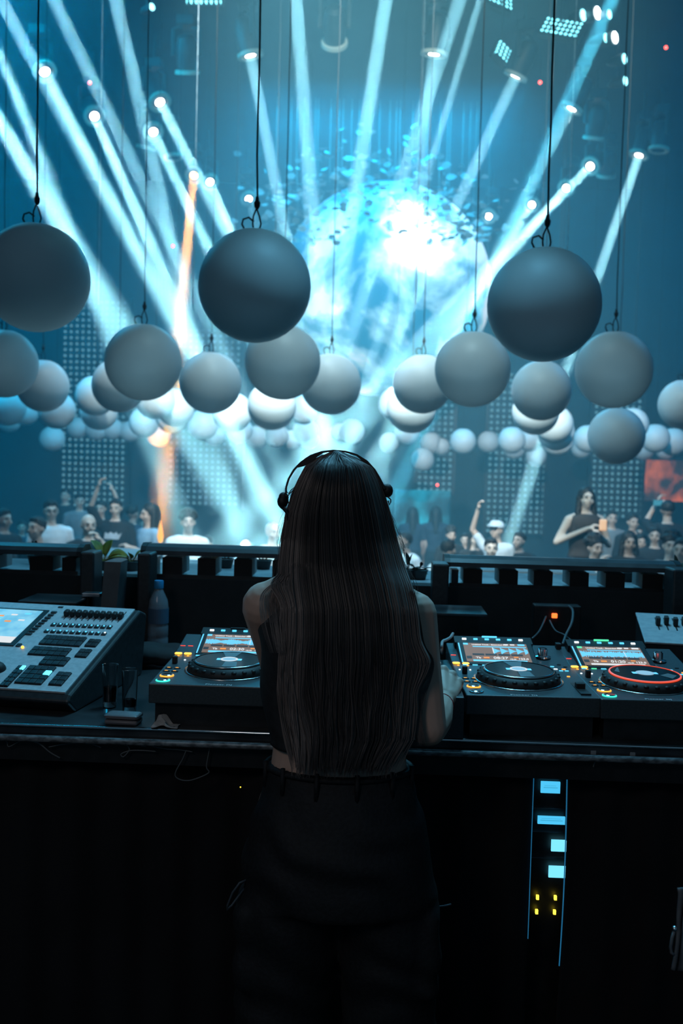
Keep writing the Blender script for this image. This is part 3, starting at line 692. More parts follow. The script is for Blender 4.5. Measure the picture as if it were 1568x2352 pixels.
    for (x, y, m) in ((.252, .285, CYAN), (.256, .262, WHT), (.276, .262, ORG), (.266, .245, CYAN), (.280, .245, CYAN), (.272, .300, BLACK), (.285, .285, BLACK)):
        MB().box((x+ox-.0045, y-.0025, top(y)), (x+ox+.0045, y+.0025, top(y)+.0015)).build('indicator', m, t)
    MB().box((.262+ox, .02, top(.06)-.002), (.285+ox, .165, top(.1)+.0012)).build('tempo_track', BLACK, t)
    MB().box((.263+ox, .070, top(.08)), (.284+ox, .090, top(.08)+.014), .002).build('tempo_slider', RUBBER, t)
    MB().box((.268+ox, .186, top(.18)), (.275+ox, .191, top(.18)+.002)).build('indicator', AMB, t)
    text_mesh('Pioneer DJ', .0125, LETTER, t, 'lettering', (.100+ox, .005, top(.006)+.0004), (tilt, 0, 0), bold=.0003, space=1.1)
    return t
player(341, 1570, 1.138, 'club media player left of the DJ, its disc half hidden by her arm', '02:30', 0, W=.329)
player(1071, 1596, 1.135, 'club media player right of the hand, screen showing spaced blue beats', '08:27', 1, cue=CH_D, rot=2)
player(1381, 1606, 1.135, 'club media player cut by the right edge, its disc rim glowing red', '01:20', 2, rim=glow('red rim light', (1, .09, .03), .8, (.4, .2, .2)), red=True, rot=2.5)
# mixer between the left and middle players
p = PZ(712, 1590, 1.135)
t = thing('dj_mixer', 'black club mixer under the DJ hand, between two players', 'dj mixer', (p.x, p.y, TZ))
h = 1.135-TZ; e = PZ(1068, 1597, 1.135); W = e.x-p.x-.003
o = MB().box((0, 0, 0), (W, .42, h), .003).build('body', DECK, t)
for ch in range(4):
    x = .05+ch*.07
    MB().box((x-.003, .03, h), (x+.003, .10, h+.0006)).build('fader_track', BLACK, t)
    MB().box((x-.009, .06, h), (x+.009, .072, h+.014), .002).build('fader_knob', RUBBER, t)
    for k in range(5):
        q = MB(); q.T = Matrix.Translation((x, .14+k*.045, h)); q.lathe([(.010, 0), (.009, .012), (.0085, .016), (.001, .0165)], 14); q.build('knob', RUBBER, t, .5)
for k in range(4):
    q = MB(); q.T = Matrix.Translation((W-.045, .12+k*.065, h)); q.lathe([(.011, 0), (.010, .014), (.001, .0165)], 14); q.build('knob', STEEL if k == 3 else RUBBER, t, .5)
MB().box((W-.060, .365, h), (W-.03, .372, h+.004), .001).build('indicator', WHT, t)
MB().box((W-.065, .345, h), (W-.05, .350, h+.003), .001).build('indicator', CYAN, t)
MB().prism([(W-.052, .014), (W-.046, .028), (W-.040, .014), (W-.043, .014), (W-.046, .021), (W-.049, .014)], h, h+.0006).build('logo', LETTER, t)
MB().prism([(W-.038, .014), (W-.042, .020), (W-.036, .022), (W-.030, .014)], h, h+.0006).build('logo', LETTER, t)

# ------------------------------------------------------------------ lighting console
p = PZ(152, 1592, 1.092); pb = PZ(314, 1398, 1.228); CRZ = math.atan2(-(pb.x-p.x), pb.y-p.y)
t = thing('lighting_console', 'big grey lighting desk with faders, key blocks and a lit screen on the left', 'lighting desk', (p.x, p.y, TZ), rz=CRZ)
CON = noisy('console grey panel', (.40, .45, .48), (.48, .53, .56), 90, .45); KEYM = noisy('dark keys', (.012, .016, .02), (.03, .035, .04), 60, .4)
W, D = .72, math.hypot(pb.x-p.x, pb.y-p.y); hf, hb = 1.092-TZ, 1.228-TZ; ta = math.atan2(hb-hf, D)
b = MB(); b.T = Matrix(((0, 0, 1, -W), (1, 0, 0, 0), (0, 1, 0, 0), (0, 0, 0, 1)))
b.prism([(0.03, 0.0), (D+.02, 0.0), (D+.05, hb-.02), (D, hb-.004), (0, hf-.004), (-.015, hf-.02)], 0, W+.012); o = b.build('case', PLASTIC, t)
md = o.modifiers.new('b', 'BEVEL'); md.width = .008; md.segments = 3
S = Matrix.Translation((0, 0, hf)) @ Matrix.Rotation(ta, 4, 'X'); DL = math.hypot(D, hb-hf)
q = MB(); q.T = S; q.box((-W, .002, -.004), (-.004, DL-.004, .001), .001); q.build('top_panel', CON, t)
# local map: pixel corners -> panel coordinates (u from right edge leftwards, v from front)
def cpt(px, py):
    Mw = Matrix.Translation((p.x, p.y, TZ)) @ Matrix.Rotation(CRZ, 4, 'Z') @ S
    n = (Mw.to_3x3() @ Vector((0, 0, 1))).normalized(); o0 = Mw.translation
    r = fwd + RT*((px-784)/F) + UP*((1176-py)/F); hit = EYE + r*((o0-EYE).dot(n)/r.dot(n))
    l = Mw.inverted() @ hit; return l.x, l.y
def cz(x, y, X, Y): return 0+x/1568*340, 1380+y/1199*260
def kk(zx, zy): return cpt(zx/1568*340, 1380+zy/1199*260)
q = MB(); q.T = S; x1, y1 = kk(510, 112); x0_, y0 = kk(110, 485)
q.box((-W+.02, y0, .001), (x1+.004, y1, .004)); q.build('screen_frame', BLACK, t)
SCRC = noisy('console screen picture', (.25, .55, .65), (.45, .72, .78), 22, .3, det=2); bb = SCRC.node_tree.nodes['Principled BSDF']
SCRC.node_tree.links.new(SCRC.node_tree.nodes['Color Ramp'].outputs[0], bb.inputs['Emission Color']); bb.inputs['Emission Strength'].default_value = .42
q = MB(); q.T = S; q.box((-W+.03, y0+.012, .004), (x1-.010, y1-.008, .0045)); so = q.build('screen', SCRC, t)
q = MB(); q.T = S; q.box((-W+.03, y0+.012, .0046), (x1-.010, y0+.045, .0049)); q.build('screen_footer', SCRW, so)
for i in range(7):
    q = MB(); q.T = S; xx = x1-.035-(i % 4)*.035; yy = y1-.03-(i//4)*.03-.01*(i % 3)
    q.box((xx-.018, yy-.004, .0046), (xx, yy+.004, .0049)); q.build('screen_field', [SCRB, SCRW, SCRO][i % 3], so)
for i in range(9):     # soft keys beside the screen
    zx, zy = 580-i*33, 132+i*28.5; x, y = kk(zx, zy); q = MB(); q.T = S; q.box((x-.010, y-.005, .001), (x+.006, y+.004, .005), .001); q.build('key', KEYM, t)
for i in range(10):    # faders
    ax, ay = kk(742+i*63, 92+i*3.2); bx, by = kk(690+i*63, 205+i*3.2); mx, my = kk(715+i*63, 160+i*3.2)
    q = MB(); q.T = S; q.box((mx-.0012, by, .001), (mx+.0012, ay, .0018)); q.build('fader_slot', BLACK, t)
    q = MB(); q.T = S; q.box((mx-.007, my-.010, .001), (mx+.006, my+.010, .017), .003); q.build('fader_knob', RUBBER, t)
for row, (sx, sy, ex, ey) in enumerate(((570, 262, 1162, 290), (500, 330, 1106, 358))):
    for i in range(10):
        f = i/9; x, y = kk(sx+(ex-sx)*f, sy+(ey-sy)*f); q = MB(); q.T = S; q.box((x-.007, y-.008, .001), (x+.006, y+.008 if row == 0 else y+.004, .005), .001); k = q.build('key', KEYM, t)
        q = MB(); q.T = S; q.box((x-.0005, y-.001, .005), (x+.0035, y+.003, .0065)); q.build('key_light', WHT if (row == 1 and i == 9) else CYAN, k)
def keyblock(zx0, zy0, zx1, zy1, shear, nx, ny, lit=()):
    # front-left (zx0,zy0), back-right (zx1,zy1) in the crop; shear: back-left offset
    a = kk(zx0, zy0); c_ = kk(zx1, zy1); q = MB(); q.T = S
    q.box((a[0], a[1], .0008), (c_[0], c_[1], .0025)); blk = q.build('key_block', BLACK, t)
    dx = (c_[0]-a[0])/nx; dy = (c_[1]-a[1])/ny; q = MB(); q.T = S; q2 = MB(); q2.T = S; hit = False
    for i in range(nx):
        for j in range(ny):
            tgt_ = q2 if (i, j) in lit else q; hit = hit or (i, j) in lit
            tgt_.box((a[0]+i*dx+.0007, a[1]+j*dy+.0012, .0025), (a[0]+(i+1)*dx-.0007, a[1]+(j+1)*dy-.0012, .006), .0008)
    q.build('keys', KEYM, blk)
    if hit: q2.build('lit_key', glow('lit cyan key', (.1, .7, 1), 2.5), blk)
keyblock(405, 470, 925, 400, 0, 7, 2); keyblock(890, 492, 1075, 425, 0, 2, 2)
keyblock(288, 578, 765, 518, 0, 6, 2); keyblock(785, 604, 980, 530, 0, 2, 2)
keyblock(405, 686, 752, 615, 0, 4, 2); keyblock(508, 900, 765, 775, 0, 2, 3)
keyblock(-10, 915, 285, 705, 0, 2, 5, ((1, 4),)); keyblock(148, 880, 600, 715, 0, 4, 4, ((3, 2),))
x, y = kk(200, 478); q = MB(); q.T = S; q.box((x-.006, y-.007, .001), (x+.006, y+.007, .004)); q.build('socket', BLACK, t)
x, y = kk(240, 503); q = MB(); q.T = S; q.ball((x, y, .003), .004, n=8); q.build('power_light', AMBH, t)
x, y = kk(642, 75); q = MB(); q.T = S; q.box((x-.007, y-.003, .001), (x+.007, y+.004, .003)); q.build('port', BLACK, t)
x, y = kk(-30, 735); q = MB(); q.T = S; q.ball((x, y, 0), .022, n=20); q.build('trackball', RUBBER, t, 9)

# small grey controller at the right
p = PZ(1484, 1472, 1.185)
t = thing('fader_controller', 'pale grey control box with black fader knobs at the right edge', 'controller', (p.x, p.y, TZ), rz=R(-8))
q = MB(); H = 1.185-TZ; q.hexa([(0, .01, 0), (.42, .01, 0), (.42, .24, 0), (0, .24, 0), (0, .01, H-.01), (.42, .01, H-.01), (.42, .24, H+.035), (0, .24, H+.035)]); q.build('body', PLASTIC, t)
S = Matrix.Translation((0, 0, H-.008)) @ Matrix.Rotation(math.atan(.045/.23), 4, 'X'); q = MB(); q.T = S; q.box((-.004, 0, 0), (.424, .24, .006), .002); q.build('panel', noisy('pale grey panel', (.28, .32, .35), (.34, .38, .40), 50, .5), t)
for i in range(5):
    q = MB(); q.T = S; q.box((.045+i*.024, .10, .006), (.049+i*.024, .20, .0068)); q.build('fader_slot', BLACK, t)
    q = MB(); q.T = S; q.box((.041+i*.024, .13+.008*(i % 2), .006), (.053+i*.024, .15+.008*(i % 2), .03), .002); q.build('fader_knob', RUBBER, t)
    q = MB(); q.T = S; q.box((.18+(i % 3)*.05, .05+(i//3)*.07, .006), (.21+(i % 3)*.05, .08+(i//3)*.07, .009), .001); q.build('key', KEYM, t)

# ------------------------------------------------------------------ things on the table
gm = mat('clear glass', (1, 1, 1), .02, Transmission_Weight=1, IOR=1.45); wm = mat('clear drink', (.9, .95, 1), .02, Transmission_Weight=1, IOR=1.33)
def shot(px, py, fill, label, hgt=.105):
    c = PZ(px, py, TZ); t = thing('shot_glass', label, 'glass', (c.x, c.y, TZ), 'tall shot glasses on the booth table')
    r0, r1 = .0155, .0195
    MB().lathe([(.001, 0), (r0, 0), (r0+.001, .003), (r1, hgt), (r1-.0018, hgt), (r0-.001, .016), (.001, .014)], 28, cap=False).build('glass_wall', gm, t, .7)
    f = lambda z: r0+(r1-r0)*z/hgt-.0022
    MB().lathe([(.001, .0165), (f(.017), .0168), (f(fill), fill), (.001, fill)], 24, cap=False).build('drink', wm, t, .7)
    return t
shot(252, 1625, .052, 'shot glass half full, left one of the pair')
shot(297, 1637, .034, 'shot glass with a low fill, right one of the pair')
c = PZ(279, 1666, TZ)
CASE = mat('grey case shell', (.14, .13, .14), .45)
t = thing('earphone_case', 'small rounded dark case lying in front of the shot glasses', 'case', (c.x, c.y+.018, TZ), rz=R(-4))
MB().box((-.039, -.024, 0), (.039, .024, .013), .006).build('base', CASE, t, .8)
MB().box((-.040, -.025, .0135), (.040, .025, .024), .008).build('lid', CASE, t, .8)
c = PZ(378, 1672, TZ)
q = MB(); rr = random.Random(5)
q.grid(lambda a, b: ((a-.5)*.060+.010*noise.noise(Vector((a*4, b*4, 1))), (b-.5)*.045+.010*noise.noise(Vector((a*4, b*4, 9))), .003+.045*max(0, noise.noise(Vector((a*2.6, b*2.2, 4.4)))+.25)*math.sin(math.pi*a)*math.sin(math.pi*(b*.9+.05))), 14, 12)
o = q.build('tissue', mat('tissue paper', (.45, .42, .40), .9), smooth=R(40), label='crumpled tissue lying in front of the left player', category='tissue'); o.location = (c.x, c.y+.012, TZ)
md = o.modifiers.new('s', 'SOLIDIFY'); md.thickness = .001
# water bottle
c = PZ(362, 1500, TZ); b0 = P(362, 1420, c.y)
t = thing('water_bottle', 'plastic water bottle with a blue cap behind the shot glasses', 'bottle', (c.x, c.y, TZ))
zt = PY(362, 1333, c.y).z-TZ; s = zt/.24
bm_ = mat('thin clear plastic', (.5, .6, .7), .08, Transmission_Weight=.6, Alpha=.55)
MB().lathe([(.001, 0), (.030, 0), (.033, .006), (.033, .05), (.031, .055), (.033, .06), (.033, .09), (.031, .095), (.033, .10), (.033, .15), (.030, .175), (.016, .205), (.0135, .212), (.0135, .222)], 28, Matrix.Scale(s, 4)).build('bottle_body', bm_, t, .9)
MB().lathe([(.015, .214), (.0155, .218), (.0155, .236), (.0145, .24), (.001, .24)], 22, Matrix.Scale(s, 4)).build('cap', mat('blue cap', (.02, .22, .45), .4), t, .6)
MB().lathe([(.0335, .10), (.0337, .102), (.0337, .148), (.0335, .15)], 28, Matrix.Scale(s, 4), cap=False).build('paper_band', mat('bottle band', (.05, .10, .16), .5), t)

# dark bag and cables behind the console
q = MB()
for i in range(9): q.ball((rnd.uniform(-.05, .07), rnd.uniform(-.04, .04), .025+rnd.uniform(0, .02)), rnd.uniform(.03, .045), (1.3, 1, .7), 10)
me = remesh(q, .006, 6); c = PZ(345, 1530, TZ); o = mesh_obj('cloth_bag', me, noisy('black cloth', (.008, .009, .010), (.014, .015, .017), 40, .85), label='slumped black cloth bag between the lighting desk and the left player', category='bag'); o.location = (c.x, c.y, TZ)
def cable(pts, r, lab, grp=None, m=CABLE, name='cable'):
    # smooth the path
    P_ = [Vector(p_) for p_ in pts]; out = []
    for i in range(len(P_)-1):
        a = P_[max(i-1, 0)]; b = P_[i]; c = P_[i+1]; d = P_[min(i+2, len(P_)-1)]
        for k in range(6):
            u = k/6; out.append(.5*((2*b)+(c-a)*u+(2*a-5*b+4*c-d)*u*u+(3*b-a-3*c+d)*u**3))
    out.append(P_[-1]); return MB().tube(out, r, 6).build(name, m, smooth=9, label=lab, category='cable', group=grp)
GC = mat('grey cable sheath', (.05, .055, .06), .45)
y = 2.80
cable([PY(1258, 1404, 3.05), PY(1250, 1425, 2.95), PY(1238, 1450, 2.86), PY(1222, 1467, 2.78)], .003, 'thin cable rising left of the red light behind the players', m=GC)
cable([PY(1262, 1425, 2.95), PY(1275, 1448, 2.88), PY(1295, 1458, 2.82), PY(1310, 1470, 2.78)], .0025, 'thin dark cable sagging under the red light', m=GC)
cable([PY(1306, 1392, 3.0), PY(1315, 1403, 2.92), PY(1313, 1430, 2.84), PY(1300, 1458, 2.78), PY(1292, 1480, 2.72)], .004, 'thick cable curving down right of the red light', m=GC)
c = PY(1303, 1398, 3.05); MB().cyl((c.x, c.y, TZ), (c.x, c.y, c.z-.02), .02).ball((c.x, c.y, c.z-.02), .032, (1.1, 1, .9), 14).build('cable_plug', mat('dark blue plug', (.01, .02, .07), .5), smooth=.8, label='dark rounded plug on the thick cable behind the players', category='plug')
c = PY(1274, 1415, 2.98)
t = thing('power_strip', 'black power socket with a glowing red switch behind the players', 'socket', (c.x, c.y, TZ)); MB().box((-.06, .01, 0), (.08, .06, c.z-TZ+.03), .004).build('housing', BLACK, t); MB().box((-.008, .002, c.z-TZ-.007), (.008, .0105, c.z-TZ+.007), .002).build('switch', glow('red switch', (1, .12, .02), 3), t)
c = PZ(1282, 1497, 1.16)
t = thing('usb_stick', 'usb stick glowing orange at the back of the middle player', 'usb stick', (c.x, c.y, 1.15)); MB().box((-.007, -.005, 0), (.007, .018, .032), .002).build('shell', RUBBER, t); MB().box((-.020, -.008, .0), (.020, -.0055, .006), .001).build('light', glow('orange stick light', (1, .20, .03), 5), t)
c = P(455, 1455, 2.8)
MB().cyl((c.x, c.y, TZ), (c.x, c.y, TZ+.10), .011).build('microphone_stem', mat('dark grey tube', (.05, .05, .055), .5), smooth=.8, label='short grey tube standing behind the left player', category='tube')
# small jack cable at the mixer
cable([PY(1040, 1455, 2.62), PY(1034, 1464, 2.6), PY(1024, 1470, 2.58), PY(1016, 1474, 2.56), PY(1014, 1490, 2.54), PZ(1015, 1500, 1.14)], .004, 'short pale headphone lead plugged into the mixer', m=mat('pale lead', (.35, .32, .32), .4), name='audio_lead')

# under the edge: drooping wires and small clips
def wire(pp, r, lab): cable([PY(x, y_, 2.205) for x, y_ in pp], r, lab, 'loose wires drooping under the table edge', mat('dusty wire', (.10, .12, .13), .6))
wire([(-10, 1702), (14, 1702), (20, 1715), (45, 1703), (66, 1700)], .0012, 'loose wire at the left end under the table edge')
wire([(64, 1700), (90, 1708), (115, 1728), (138, 1741)], .0018, 'loose wire end slanting down, left of the others')
wire([(112, 1716), (150, 1709), (200, 1707), (232, 1717)], .0015, 'flat arched wire under the table edge')
wire([(290, 1710), (297, 1722), (284, 1738), (278, 1732), (300, 1724), (330, 1724), (358, 1726)], .0016, 'wire curled into a small loop under the table edge')
wire([(428, 1722), (420, 1742), (402, 1781), (432, 1793), (478, 1776), (474, 1760), (482, 1716)], .0016, 'big hanging wire loop under the table left of the trousers')
wire([(340, 1712), (380, 1720), (410, 1722), (442, 1727)], .0015, 'wire running to the big hanging loop')
wire([(1362, 1762), (1368, 1748), (1392, 1738), (1420, 1737), (1470, 1741), (1500, 1750), (1530, 1753)], .0018, 'loose wire under the table edge at the right')
for n_, (px, py) in zip('first second third fourth fifth sixth seventh eighth ninth'.split()+['tenth', 'last'], ((83, 1702), (152, 1703), (202, 1706), (243, 1706), (289, 1709), (330, 1711), (370, 1712), (418, 1713), (480, 1715), (1362, 1736), (1452, 1740))):
    c = PY(px, py, 2.2); MB().box((c.x-.006, c.y-.002, c.z-.003), (c.x+.006, c.y+.02, c.z+.012), .001).build('cable_clip', mat('pale clip', (.25, .28, .30), .5), label='small pale clip under the table edge, %s of its row from the left' % n_, category='clip', group='small clips under the table edge')

# black cloth hanging under the table, rack glimpsed through its gap
CLO = noisy('black drape', (.003, .0035, .005), (.006, .007, .009), 6, .95)
def drape(x0, x1, lab, edge=0):
    q = MB(); q.grid(lambda a, b: (x0+(x1-x0)*a+.004*math.sin(b*5)*(1 if edge else 0)-edge*.006*b*b*3, 2.285+.012*math.sin(a*(x1-x0)*55)+.006*math.sin(a*37+b*2), .94-.94*b), max(12, int((x1-x0)*90)), 14)
    o = q.build('drape', CLO, smooth=9, label=lab, category='curtain'); md = o.modifiers.new('s', 'SOLIDIFY'); md.thickness = .003; return o
gx0 = PY(1219, 1900, 2.3).x; gx1 = PY(1297, 1900, 2.3).x
drape(-2.6, gx0, 'black cloth hanging from the table left of the lit rack'); drape(gx1, 2.6, 'black cloth hanging from the table right of the lit rack', 1)
z1 = PY(1250, 1756, 2.36).z; z0 = .05
t = thing('equipment_rack', 'black equipment rack with glowing cyan displays behind a gap in the cloth', 'rack', (gx0-.05, 2.36, 0))
MB().box((0, .01, z0), (.30, .4, z1)).build('case', BLACK, t); MB().box((0, 0, z1-.012), (.30, .012, z1)).box((.0, 0, z0), (.30, .012, z0+.012)).build('frame', STEEL, t)
LCD = glow('cyan display', (.08, .58, .95), 1.0); LCDB = glow('bright cyan display', (.20, .75, 1), 1.15)
for x0, x1, y0, y1, m in ((1241, 1286, 1796, 1820, LCD), (1234, 1297, 1876, 1891, LCD), (1265, 1300, 1930, 1954, LCDB), (1259, 1300, 1990, 2014, LCDB)):
    a = PY(x0, y1, 2.36); b = PY(x1, y0, 2.36); ox = gx0-.05
    MB().box((-.02+.02, -.002, b.z+.018), (.30, .01, b.z+.020)).build('unit_seam', STEEL, t)
    k = MB().box((a.x-ox, -.004, a.z), (b.x-ox, .002, b.z)).build('display', m, t)
    if m is LCD: MB().box((a.x-ox+.006, -.0045, (a.z+b.z)/2-.001), (b.x-ox-.006, -.004, (a.z+b.z)/2+.001)).box((a.x-ox+.008, -.0045, (a.z+b.z)/2+.004), (b.x-ox-.010, -.004, (a.z+b.z)/2+.005)).build('display_text', glow('display ink', (.05, .4, .65), 1), k)
YEL = glow('yellow meter light', (1, .75, .05), 2.5)
for px, py in ((1234, 2061), (1275, 2062), (1232, 2094), (1273, 2095)):
    k = MB(); c = PY(px, py, 2.36)
    for i in (-1, 0, 1): k.box((c.x-gx0+.05-.003, -.004, c.z-.0012+i*.0036), (c.x-gx0+.05+.003, .004, c.z+.0012+i*.0036))
    k.build('meter_light', YEL, t)
MB().box((gx0-.001, 2.283, .55), (gx0+.0005, 2.286, .955)).build('drape_edge_glow', glow('blue edge glow', (.02, .24, .5), .45, (.1, .2, .3)), label='thin glowing strip painted as a blue lit edge left of the rack displays', category='painted edge light')  # blue light on the cloth edge, painted as glowing strips
q = MB(); q.tube([(gx1-.003+.004*math.sin(b*5)-.018*b*b, 2.283, .94-.94*b) for b in [i/16*.48 for i in range(17)]], .0015, 5); q.build('drape_edge_glow', glow('blue edge glow', (0, 0, 0), 1), smooth=9, label='thin curved glowing strip painted as the lit cloth edge right of the rack displays', category='painted edge light')
c = PY(552, 1808, 2.27); MB().ball(c, .0015, n=8).build('pilot_light', YEL, label='tiny yellow light on the black cloth left of the trousers', category='light')

# ------------------------------------------------------------------ people
def skin_mat(name, c): return noisy(name, c, tuple(x*1.12 for x in c), 6, .5)
SKIN_A = skin_mat('skin tone a', (.52, .36, .29)); SKIN_B = skin_mat('skin tone b', (.38, .25, .19)); SKIN_C = skin_mat('skin tone c', (.62, .46, .38))
def head_shapes(q, c, s=1.0, T=None):
    """head centred at c facing -Y of T; s=1 is 0.225 m tall"""
    old = q.T; q.T = (T if T is not None else Matrix.Translation(c))
    q.ball((0, .012*s, .022*s), .090*s, (.84, 1.02, .98), 18)            # skull
    q.ball((0, -.018*s, -.030*s), .068*s, (.88, .95, 1.10), 14)          # face
    q.ball((0, -.048*s, -.085*s), .026*s, (1.1, .9, .8), 10)             # chin
    q.caps((0, -.086*s, .010*s), (0, -.104*s, -.030*s), .008*s, .013*s, 8)   # nose
    q.caps((-.030*s, -.078*s, .022*s), (.030*s, -.078*s, .022*s), .012*s, .012*s, 8)  # brow
    q.caps((-.018*s, -.078*s, -.058*s), (.018*s, -.078*s, -.058*s), .0085*s, .0085*s, 8)  # lips
    for sg in (-1, 1):
        q.ball((.076*s*sg, .008*s, -.010*s), .020*s, (.4, .8, 1.3), 8)   # ear
        q.ball((.040*s*sg, -.066*s, -.030*s), .020*s, (1, .7, 1), 8)     # cheek
    q.T = old

# ---- the DJ
HB = 2.0
def J(px, py, dd=0): return P(px, py, HB+dd)
K = HB/F
q = MB()
tor = [(776, 2000, .165, .115), (776, 1940, .178, .125), (777, 1880, .172, .12), (778, 1820, .155, .105), (778, 1760, .137, .09), (779, 1700, .131, .088), (778, 1640, .136, .093), (777, 1560, .146, .10), (778, 1480, .155, .105), (779, 1420, .158, .098), (780, 1375, .150, .08), (780, 1348, .105, .062), (778, 1325, .06, .052)]
q.rings([(J(x, y), rx, ry) for x, y, rx, ry in tor])
q.caps(J(777, 1350, .01), J(773, 1265, -.0), .056, .052)
# shoulders and arms
Ls, Le, Lw = J(612, 1392, .0), J(652, 1590, .16), J(700, 1575, .42)
Rs, Re, Rw = J(950, 1412, .0), J(984, 1672, -.03), PZ(1018, 1612, 1.125)
q.caps(J(690, 1352, .0), Ls, .045, .047); q.caps(J(870, 1360, 0), Rs, .045, .044)
q.caps(Ls, Ls.lerp(Le, .5), .050, .040); q.caps(Ls.lerp(Le, .5), Le, .040, .036); q.caps(Le, Lw, .036, .023)
q.caps(Rs, Rs.lerp(Re, .45), .047, .041); q.caps(Rs.lerp(Re, .45), Re, .041, .036); q.caps(Re, Re.lerp(Rw, .35), .036, .038); q.caps(Re.lerp(Rw, .35), Rw, .038, .023)
for sg, xx in ((-1, 690), (1, 868)):                      # legs
    hp = J(xx, 1990, .0); kn = Vector((hp.x+sg*.03, hp.y+.03, .50)); an = Vector((kn.x+sg*.02, hp.y-.02, .10))
    q.caps(hp, kn, .095, .058); q.caps(kn, an, .058, .036); q.caps(an, an+Vector((0, .13, -.05)), .038, .028)
hm = Matrix.Translation(J(772, 1160, .03)) @ Matrix.Rotation(math.pi, 4, 'Z') @ Matrix.Rotation(R(10), 4, 'X')
head_shapes(q, None, .97, hm)
def hand(q, wrist, axis, normal, curl=(.9, 1.2, .8), side=1, s=1.0, spread=.06, thumb=.6):
    """palm + five fingers. axis: towards fingers, normal: back of the hand, side: +1 thumb towards -(axis x normal)"""
    ax = Vector(axis).normalized(); n = Vector(normal); n = (n-ax*n.dot(ax)).normalized(); sd = ax.cross(n)*side     # towards the little finger
    pc = wrist+ax*.012*s
    kn = [wrist+ax*a_*s+sd*b_*s+n*c_*s for a_, b_, c_ in ((.086, -.030, .002), (.090, -.010, .006), (.085, .011, .004), (.076, .030, -.002))]
    for k in kn: q.caps(pc+(k-kn[1])*.38, k, .0155*s, .0118*s, 10)
    q.caps(pc+sd*(-.012)*s, kn[0]-n*.006*s, .015*s, .012*s, 10); q.caps(pc+sd*.012*s, kn[3]-n*.006*s, .016*s, .012*s, 10)
    for i, k in enumerate(kn):
        L = (.042, .046, .043, .034)[i]*s; r = (.0092, .0095, .009, .008)[i]*s
        d = (ax+sd*(i-1.4)*spread).normalized(); p_ = k; a_ = 0
        q.ball(k+n*.005*s, .0118*s, n=12)
        for j, (m_, cc) in enumerate(zip((1, .62, .5), curl)):
            a_ += cc; dd = (d*math.cos(a_)-n*math.sin(a_)); e = p_+dd*L*m_
            q.caps(p_, e, r*(1-.08*j), r*(.92-.08*j), 10); p_ = e
    t0 = wrist+ax*.022*s-sd*.024*s-n*.006*s; t1 = t0+(ax*.75-sd*.55-n*.35).normalized()*.036*s; t2 = t1+(ax*.9-sd*.05-n*thumb).normalized()*.030*s; t3 = t2+(ax*.7+sd*.35-n*thumb).normalized()*.024*s
    q.caps(t0, t1, .0145*s, .0115*s, 10); q.caps(t1, t2, .0115*s, .0098*s, 10); q.caps(t2, t3, .0098*s, .0078*s, 10)
# right hand closes over a mixer knob, left hand rests flat towards the left player
RHn = Vector((.30, -.32, .92))
hand(q, Rw+Vector((0, .006, .012)), Vector((.12, .93, .28)), RHn, (1.0, 1.2, .6), 1, 1.04, .11)
hand(q, Lw, Vector((.05, .99, .05)), Vector((-.1, 0, 1)), (.25, .35, .3), -1, .93)
dj = thing('person', 'woman with very long hair seen from behind, her right hand on the mixer', 'person', (J(776, 1900).x, J(776, 1900).y, 0))
inv = Matrix.Translation(-Vector(dj.location))
me = remesh(q, .0034, 3); me.transform(inv); mesh_obj('body', me, SKIN_A, dj)
# sleeveless top
def wr(px, py, dd, rx, ry): return (J(px, py, dd), rx, ry)
q = MB(); q.rings([wr(779, 1708, 0, .139, .097), wr(779, 1690, 0, .137, .097), wr(778, 1640, 0, .143, .102), wr(777, 1600, 0, .149, .106), wr(778, 1520, 0, .1565, .112), wr(779, 1450, 0, .160, .111), wr(778, 1410, 0, .150, .108), wr(777, 1385, 0, .135, .096), wr(776, 1362, 0, .112, .083), wr(776, 1338, 0, .085, .070)], 56)
bmesh.ops.subdivide_edges(q.b, edges=q.b.edges[:], cuts=2, use_grid_fill=True)
for v in q.b.verts:
    n = Vector((v.co.x-J(778, 1500).x, v.co.y-2, 0)).normalized()
    v.co += n*(.006*(noise.noise(v.co*9)+.5)+.004*math.sin((v.co.z*1.0+v.co.x*1.4)*38+3*noise.noise(v.co*6)))
q.T = inv
bmesh.ops.transform(q.b, matrix=inv, verts=q.b.verts[:])
q.build('sleeveless_top', noisy('black top cloth', (.012, .014, .016), (.020, .022, .025), 60, .7), dj, 9)
# wide dark cargo trousers
q = MB()
q.rings([wr(x, y, 0, rx, ry) for x, y, rx, ry in ((776, 2060, .190, .130), (776, 1980, .191, .137), (776, 1930, .186, .138), (776, 1880, .174, .130), (777, 1830, .160, .115), (778, 1790, .150, .104), (778, 1752, .143, .099))], 40)
for sg, xx in ((-1, 668), (1, 888)):
    hp = J(xx, 2040, .0); kn = Vector((hp.x+sg*.012, hp.y+.02, .55)); an = Vector((hp.x+sg*.035, hp.y+.02, .045))
    q.caps(hp, kn, .098, .098, 20); q.caps(kn, an, .100, .118, 20)
    q.box((hp.x+sg*.075-.03, hp.y-.07, .60), (hp.x+sg*.075+.03, hp.y+.07, .78), .02)
me = remesh(q, .008, 3)
def crumple(c, n):
    if c.z < .04: c.z = .02
    f = max(0, min(1, (1.06-c.z)*6))
    return c+n*f*(.010*noise.noise(c*4.3)+.005*math.sin(c.z*60+c.x*25+4*noise.noise(c*8)))*.8
displace(me, crumple)
me.transform(inv); DEN = noisy('dark denim', (.003, .004, .006), (.006, .008, .011), 120, .75, 0, .15); tr = mesh_obj('trousers', me, DEN, dj)
